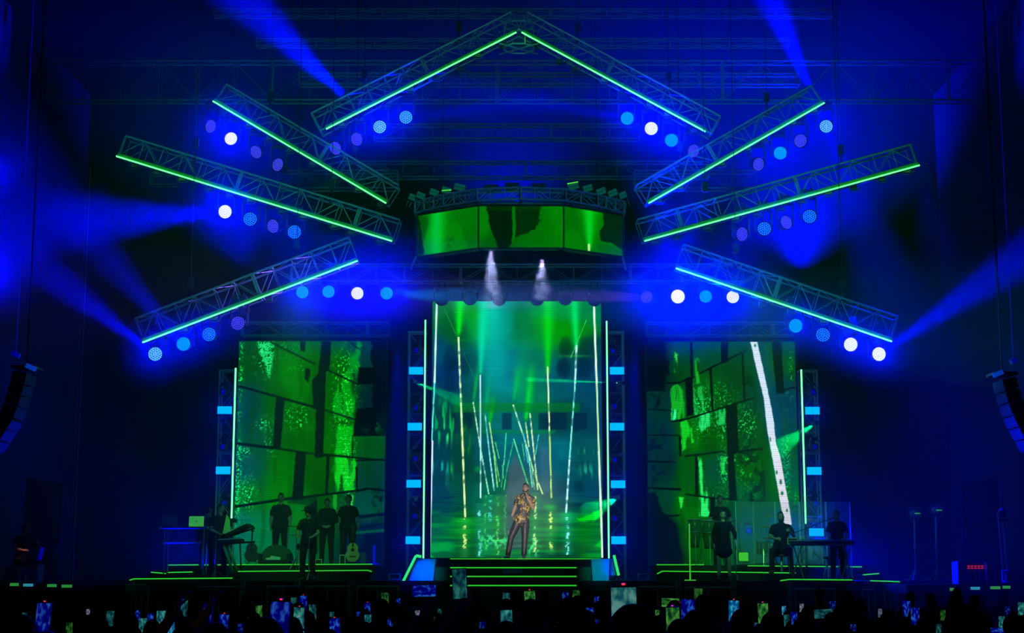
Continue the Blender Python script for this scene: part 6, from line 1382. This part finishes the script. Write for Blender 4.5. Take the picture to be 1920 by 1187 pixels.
# percussion stack left of the man in a hat
drum('snare_drum', V(gx(566, 39.4), 39.4, gz(1030, 39.4)), .13, .12, 'small drum left of the man in a hat', None, M_black, 'percussion at left', stand=ZB)
r, w_, h = case('amplifier', 590, 1048, 604, 1058, 41.3, 'small dark amplifier between the men on the left riser', dep=.25, m_=M_dk, zb=ZL)
case('amplifier', 636, 1040, 648, 1058, 41.4, 'dark upright amplifier left of the pale guitar', dep=.25, m_=M_dk, zb=ZL)
# ---------------------------------------------------------------- crowd: one model per pose, copied
PH = """45 1179 22 gd;46 1158 9 td;54 1176 14 tb;81 1160 28 Br;206 1160 14 td;258 1154 9 b;268 1176 16 t;282 1162 11 bt;302 1163 17 tb;343 1141 17 td;374 1165 8 w;390 1151 19 bd;419 1171 18 br;450 1182 12 bd;470 1167 9 w;318 1185 20 c;
486 1149 13 g;524 1168 38 Br;551 1133 12 td;568 1133 15 br;586 1148 14 td;560 1160 20 tr;561 1179 20 tr;622 1157 9 td;628 1181 20 br;689 1143 12 br;673 1156 9 b;668 1171 9 td;690 1166 13 t;706 1139 8 w;722 1127 15 gd;747 1130 8 b;795 1108 44 b;783 1154 9 w;824 1150 8 td;862 1095 27 td;818 1165 8 g;950 1168 23 tb;949 1126 14 td;
994 1130 21 gr;1020 1153 7 tb;1029 1155 7 w;1060 1124 13 bd;1080 1121 14 gd;1099 1146 27 b;1119 1128 9 b;1170 1152 49 Tr;1201 1136 9 b;1212 1151 8 gd;1222 1153 8 tb;1233 1153 9 g;1257 1130 33 gr;1262 1166 26 gr;1290 1151 26 b;1309 1120 16 gd;1334 1160 7 w;1344 1139 9 td;1376 1147 20 cr;1385 1166 9 b;1431 1152 20 gr;
1470 1145 8 c;1475 1164 11 td;1489 1160 12 b;1503 1140 8 w;1544 1151 34 td;1561 1139 12 bd;1576 1151 8 b;1547 1175 10 td;1700 1142 15 b;1716 1156 16 b;1768 1154 10 gd;1821 1177 8 b;1878 1168 12 t;1889 1147 10 bd;1914 1142 12 tb;1873 1185 30 b;1650 1150 8 w;1625 1170 9 td;130 1180 12 gd;165 1150 7 w;1120 1172 10 bd;1050 1178 11 td;905 1178 12 bd;870 1168 9 td;730 1172 12 b;1420 1180 12 td;1600 1182 11 bd;1760 1182 11 td"""
TINT = {'g': ((.015, .16, .02), (.10, .40, .06), 'green'), 't': ((.01, .14, .15), (.05, .42, .35), 'teal'), 'b': ((.0, .0, .28), (.02, .16, .75), 'blue'), 'c': ((.0, .16, .40), (.10, .60, .85), 'cyan'), 'w': ((.12, .14, .22), (.35, .38, .42), 'pale'), 'B': ((.0, .0, .22), (.02, .10, .55), 'deep blue'), 'T': ((.01, .14, .15), (.12, .35, .30), 'teal')}
def screenmat(k, dim):
    nm = 'phone picture '+k+str(dim)
    if nm in MATS: return MATS[nm]
    m = bpy.data.materials.new(nm); m.use_nodes = True; nt = m.node_tree; b = nt.nodes['Principled BSDF']; N = nt.nodes.new; L = nt.links.new
    tc = N('ShaderNodeTexCoord'); oi = N('ShaderNodeObjectInfo'); mp = N('ShaderNodeMapping'); mp.inputs['Scale'].default_value = (46, 1, 24); ad = N('ShaderNodeVectorMath'); ad.operation = 'ADD'
    n = N('ShaderNodeTexNoise'); n.inputs['Scale'].default_value = 1.0; n.inputs['Detail'].default_value = 2; cr = N('ShaderNodeValToRGB'); a, c, _ = TINT[k]; f = .3 if dim else .62
    mu = N('ShaderNodeMath'); mu.operation = 'MULTIPLY'; mu.inputs[1].default_value = 37
    L(tc.outputs['Object'], mp.inputs['Vector']); L(oi.outputs['Random'], mu.inputs[0]); L(mp.outputs[0], ad.inputs[0]); L(mu.outputs[0], ad.inputs[1]); L(ad.outputs[0], n.inputs['Vector']); L(n.outputs['Fac'], cr.inputs['Fac'])
    e = cr.color_ramp.elements; e[0].position = .34; e[0].color = (a[0]*.2*f, a[1]*.2*f, a[2]*.5*f, 1); e[1].position = .68; e[1].color = (c[0]*f, c[1]*f, c[2]*f, 1); q = e.new(.50); q.color = (a[0]*f, a[1]*f, a[2]*f, 1)
    L(cr.outputs['Color'], b.inputs['Emission Color']); b.inputs['Emission Strength'].default_value = 1.0; b.inputs['Base Color'].default_value = (.01, .01, .01, 1); m.cycles.emission_sampling = 'NONE'
    MATS[nm] = m; return m
M_rec = emat('red record dot', (1.0, .03, .03), 1.0); M_phone = mat('black phone shell', (.012, .012, .014), .3)
m = MB(); m.box((0, 0, 0), (.078, .009, .160), bevel=.004); _t = m.build('shell', M_phone); PHS = _t.data; COL.objects.unlink(_t)
m = MB(); m.box((0, -.0055, 0), (.071, .002, .150)); _t = m.build('screen', M_phone); PSC = _t.data; COL.objects.unlink(_t)
m = MB(); m.ball((0, -.007, .084), (.006, .004, .0035), 8); _t = m.build('record_light', M_rec); PRD = _t.data; COL.objects.unlink(_t)
# pose models, all facing the stage (+Y) with the back to the camera
R_ = math.pi
holdR = dict(elR=V(-.0, 0, 0), pitch=-.15)
def crowd_model(kind):
    if kind == 'two':   # both hands up in front of the face
        p = dict(shL=V(-.185, 0, 1.45), shR=V(.185, 0, 1.45), elL=V(-.24, -.20, 1.42), elR=V(.24, -.20, 1.42), wrL=V(-.070, -.36, 1.60), wrR=V(.070, -.36, 1.60), hdL=V(.2, -.05, 1), hdR=V(-.2, -.05, 1), pnL=V(1, 0, .0), pnR=V(-1, 0, 0), curlL=.9, curlR=.9, sideL=-1, sideR=1)
    elif kind == 'one':
        p = dict(elR=V(.22, -.12, 1.66), wrR=V(.10, -.26, 1.86), shR=V(.185, -.02, 1.48), hdR=V(-.2, -.05, 1), pnR=V(-1, 0, 0), curlR=.9, sideR=1)
    else: p = dict(wrL=V(-.2, -.15, .95), wrR=V(.2, -.15, .95))
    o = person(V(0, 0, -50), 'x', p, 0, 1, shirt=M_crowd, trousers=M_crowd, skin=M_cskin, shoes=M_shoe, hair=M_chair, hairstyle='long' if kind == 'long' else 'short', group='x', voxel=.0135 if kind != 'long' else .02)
    for k in ('label', 'group', 'category'): del o[k]
    return o
MODELS = {k: crowd_model(k) for k in ('two', 'one', 'plain', 'long')}
used_model = set()
def place(kind, loc, rz, sc, label, group=None):
    if kind in used_model: o = copy_tree(MODELS[kind])
    else: o = MODELS[kind]; used_model.add(kind)
    o.location = loc; o.rotation_euler = (0, 0, rz); o.scale = (sc, sc, sc); tag(o, label, 'person', group); return o
ANCH = [(0, 'below the far left loudspeaker'), (46, 'below the left footlights'), (75, 'below the tilted monitor'), (130, 'right of the left footlights'), (206, 'just left of the keyboard riser'), (262, 'under the left end of the keyboard riser'), (290, 'under the dim laptop'), (318, 'under the equipment table'), (345, 'under the bright laptop'), (376, 'under the curly-haired person'), (405, 'under the left keyboard player'), (435, 'under the tilted keyboard'), (470, 'under the black guitar'), (490, 'under the left edge of the round-backed case'),
 (524, 'under the tall man'), (555, 'under the gap beside the tall man'), (572, 'under the man in a hat'), (590, 'under the small amplifier'), (624, 'under the man looking down'), (655, 'under the pale guitar'), (672, 'just right of the pale guitar'), (690, 'under the blue post'), (706, 'under the right end of the left riser'), (724, 'left of the slanting tube'), (747, 'under the left slanting tube'), (786, 'under the left wing panel'), (822, 'under the left side block of the stairs'), (862, 'before the left end of the stairs'), (905, 'before the left half of the stairs'), (950, 'before the lead singer'), (994, 'just right of the lead singer'),
 (1022, 'before the right half of the stairs'), (1050, 'left of the right end of the stairs'), (1080, 'before the right end of the stairs'), (1100, 'under the right side block of the stairs'), (1120, 'under the right wing panel'), (1165, 'under the right slanting tube'), (1202, 'under the right wire frame'), (1220, 'just right of the right wire frame'), (1234, 'under the left end of the right riser'), (1258, 'left of the congas'), (1290, 'under the tall green pole'), (1309, 'under the tall conga'), (1335, 'under the second conga'), (1348, 'under the woman singer'), (1378, 'under the first clear screen panel'), (1425, 'under the large cymbal'), (1470, 'under the seated bearded man'), (1490, 'under the device box'), (1505, 'under the toms'),
 (1545, 'under the long keyboard'), (1562, 'under the low stool'), (1576, 'under the right keyboard player'), (1602, 'under the rightmost clear screen panel'), (1626, 'under the tiny pale box'), (1652, 'under the far right riser end'), (1700, 'left of the round-headed stands'), (1716, 'under the left round-headed stand'), (1765, 'under the right round-headed stand'), (1822, 'under the rack with red lights'), (1878, 'under the twin-pole stand'), (1895, 'under the blue-grey flight case'), (1918, 'at the far right edge')]
hl = set()
def hold_label(sz, tn, hgt, an, dim):
    for c in ('spectator holding the %s %s phone %s' % (sz, tn, an), 'spectator holding the %s %s %s phone %s' % (sz, hgt, tn, an), 'spectator holding the %s %s %s phone %s, %s hand' % (sz, hgt, tn, an, 'lower')):
        if c not in hl: break
    hl.add(c); return c
seen = {}; prng = random.Random(11); spots = []
for it in PH.replace('\n', '').split(';'):
    x, y, w_, code = it.split(); x, y, w_ = float(x), float(y), float(w_)
    land = code[0] in 'b' and w_ > 40 or code in ('td', 'gr') and w_ > 30 or (x, w_) in ((1099, 27), (1873, 30))
    size = .15 if land else .075
    Y = min(30.0, max(4.6, size*F/w_)); c = P(x, y, Y)
    dim = 'd' in code; red = 'r' in code; tn = TINT[code[0]][2]
    sz = 'tiny' if w_ <= 9 else 'small' if w_ <= 14 else 'medium-sized' if w_ <= 22 else 'large'
    an = min(ANCH, key=lambda q: abs(q[0]-x))[1]; hgt = 'raised' if y < 1150 else 'low'
    lab = '%s %s phone%s with %s%s picture %s' % (sz, hgt, ' lying sideways' if land else '', 'dim ' if dim else '', tn, an)
    if lab in seen: lab = lab.replace('phone', 'phone slightly higher' if y < seen[lab] else 'phone slightly further down')
    seen[lab] = y
    r = empty('smartphone', c, lab, 'phone', 'phones held up in the crowd', rot=(prng.uniform(-.12, .05), (math.pi/2 if land else 0)+prng.uniform(-.06, .06), prng.uniform(-.15, .15)))
    link('shell', PHS, r); s_ = link('screen', PSC, r); s_.material_slots[0].link = 'OBJECT'; s_.material_slots[0].material = screenmat(code[0], dim)
    if red: link('record_light', PRD, r)
    # the holder stands on the floor under the phone
    hand_z = c.z-.10; kind = 'one' if hand_z > 1.80 or (Y > 9 and prng.random() < .5 and hand_z > 1.72) else 'two'
    hz_, hx, hy = (1.93, .085, .27) if kind == 'one' else (1.67, 0.0, .37)
    sc = min(1.14, max(.88, hand_z/hz_))
    if hand_z/hz_ < .88: kind2 = None
    spots.append((c.x, Y))
    # model faces -Y, turned by pi it faces the stage
    place(kind, V(c.x+hx*sc, Y-hy*sc+.02, hand_z-hz_*sc), R_, sc, hold_label(sz, tn, hgt, an, dim), 'spectators holding phones')
# spectators without phones fill the dark floor
n_ = 0; tries = 0
while n_ < 62 and tries < 4000:
    tries += 1; Y = 11.5+prng.random()**.8*22.5; x = prng.uniform(-.34, .34)*Y
    if any((x-a)**2+(Y-b)**2 < .36 for a, b in spots): continue
    spots.append((x, Y)); kind = 'long' if prng.random() < .4 else 'plain'
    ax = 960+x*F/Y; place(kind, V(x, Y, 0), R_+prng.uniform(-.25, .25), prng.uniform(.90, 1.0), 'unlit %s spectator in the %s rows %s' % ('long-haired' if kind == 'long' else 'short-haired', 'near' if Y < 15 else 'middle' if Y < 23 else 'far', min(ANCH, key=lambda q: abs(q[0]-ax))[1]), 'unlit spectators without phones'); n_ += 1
for x, nm in ((346, 'with warm-lit hair left of the bright laptop, arm raised'), (407, 'with a warm-lit arm under the left keyboard player')):
    c = P(x, 1172, 9.0); place('one', V(c.x, 9.0, 0), R_, .97, 'spectator '+nm, None)
    spot('warm_spot', V(c.x-.3, 8.2, 2.1), V(c.x, 9, 1.7), 50, 1.6, (1, .45, .15), 1, .05)  # warm spot aimed at this spectator
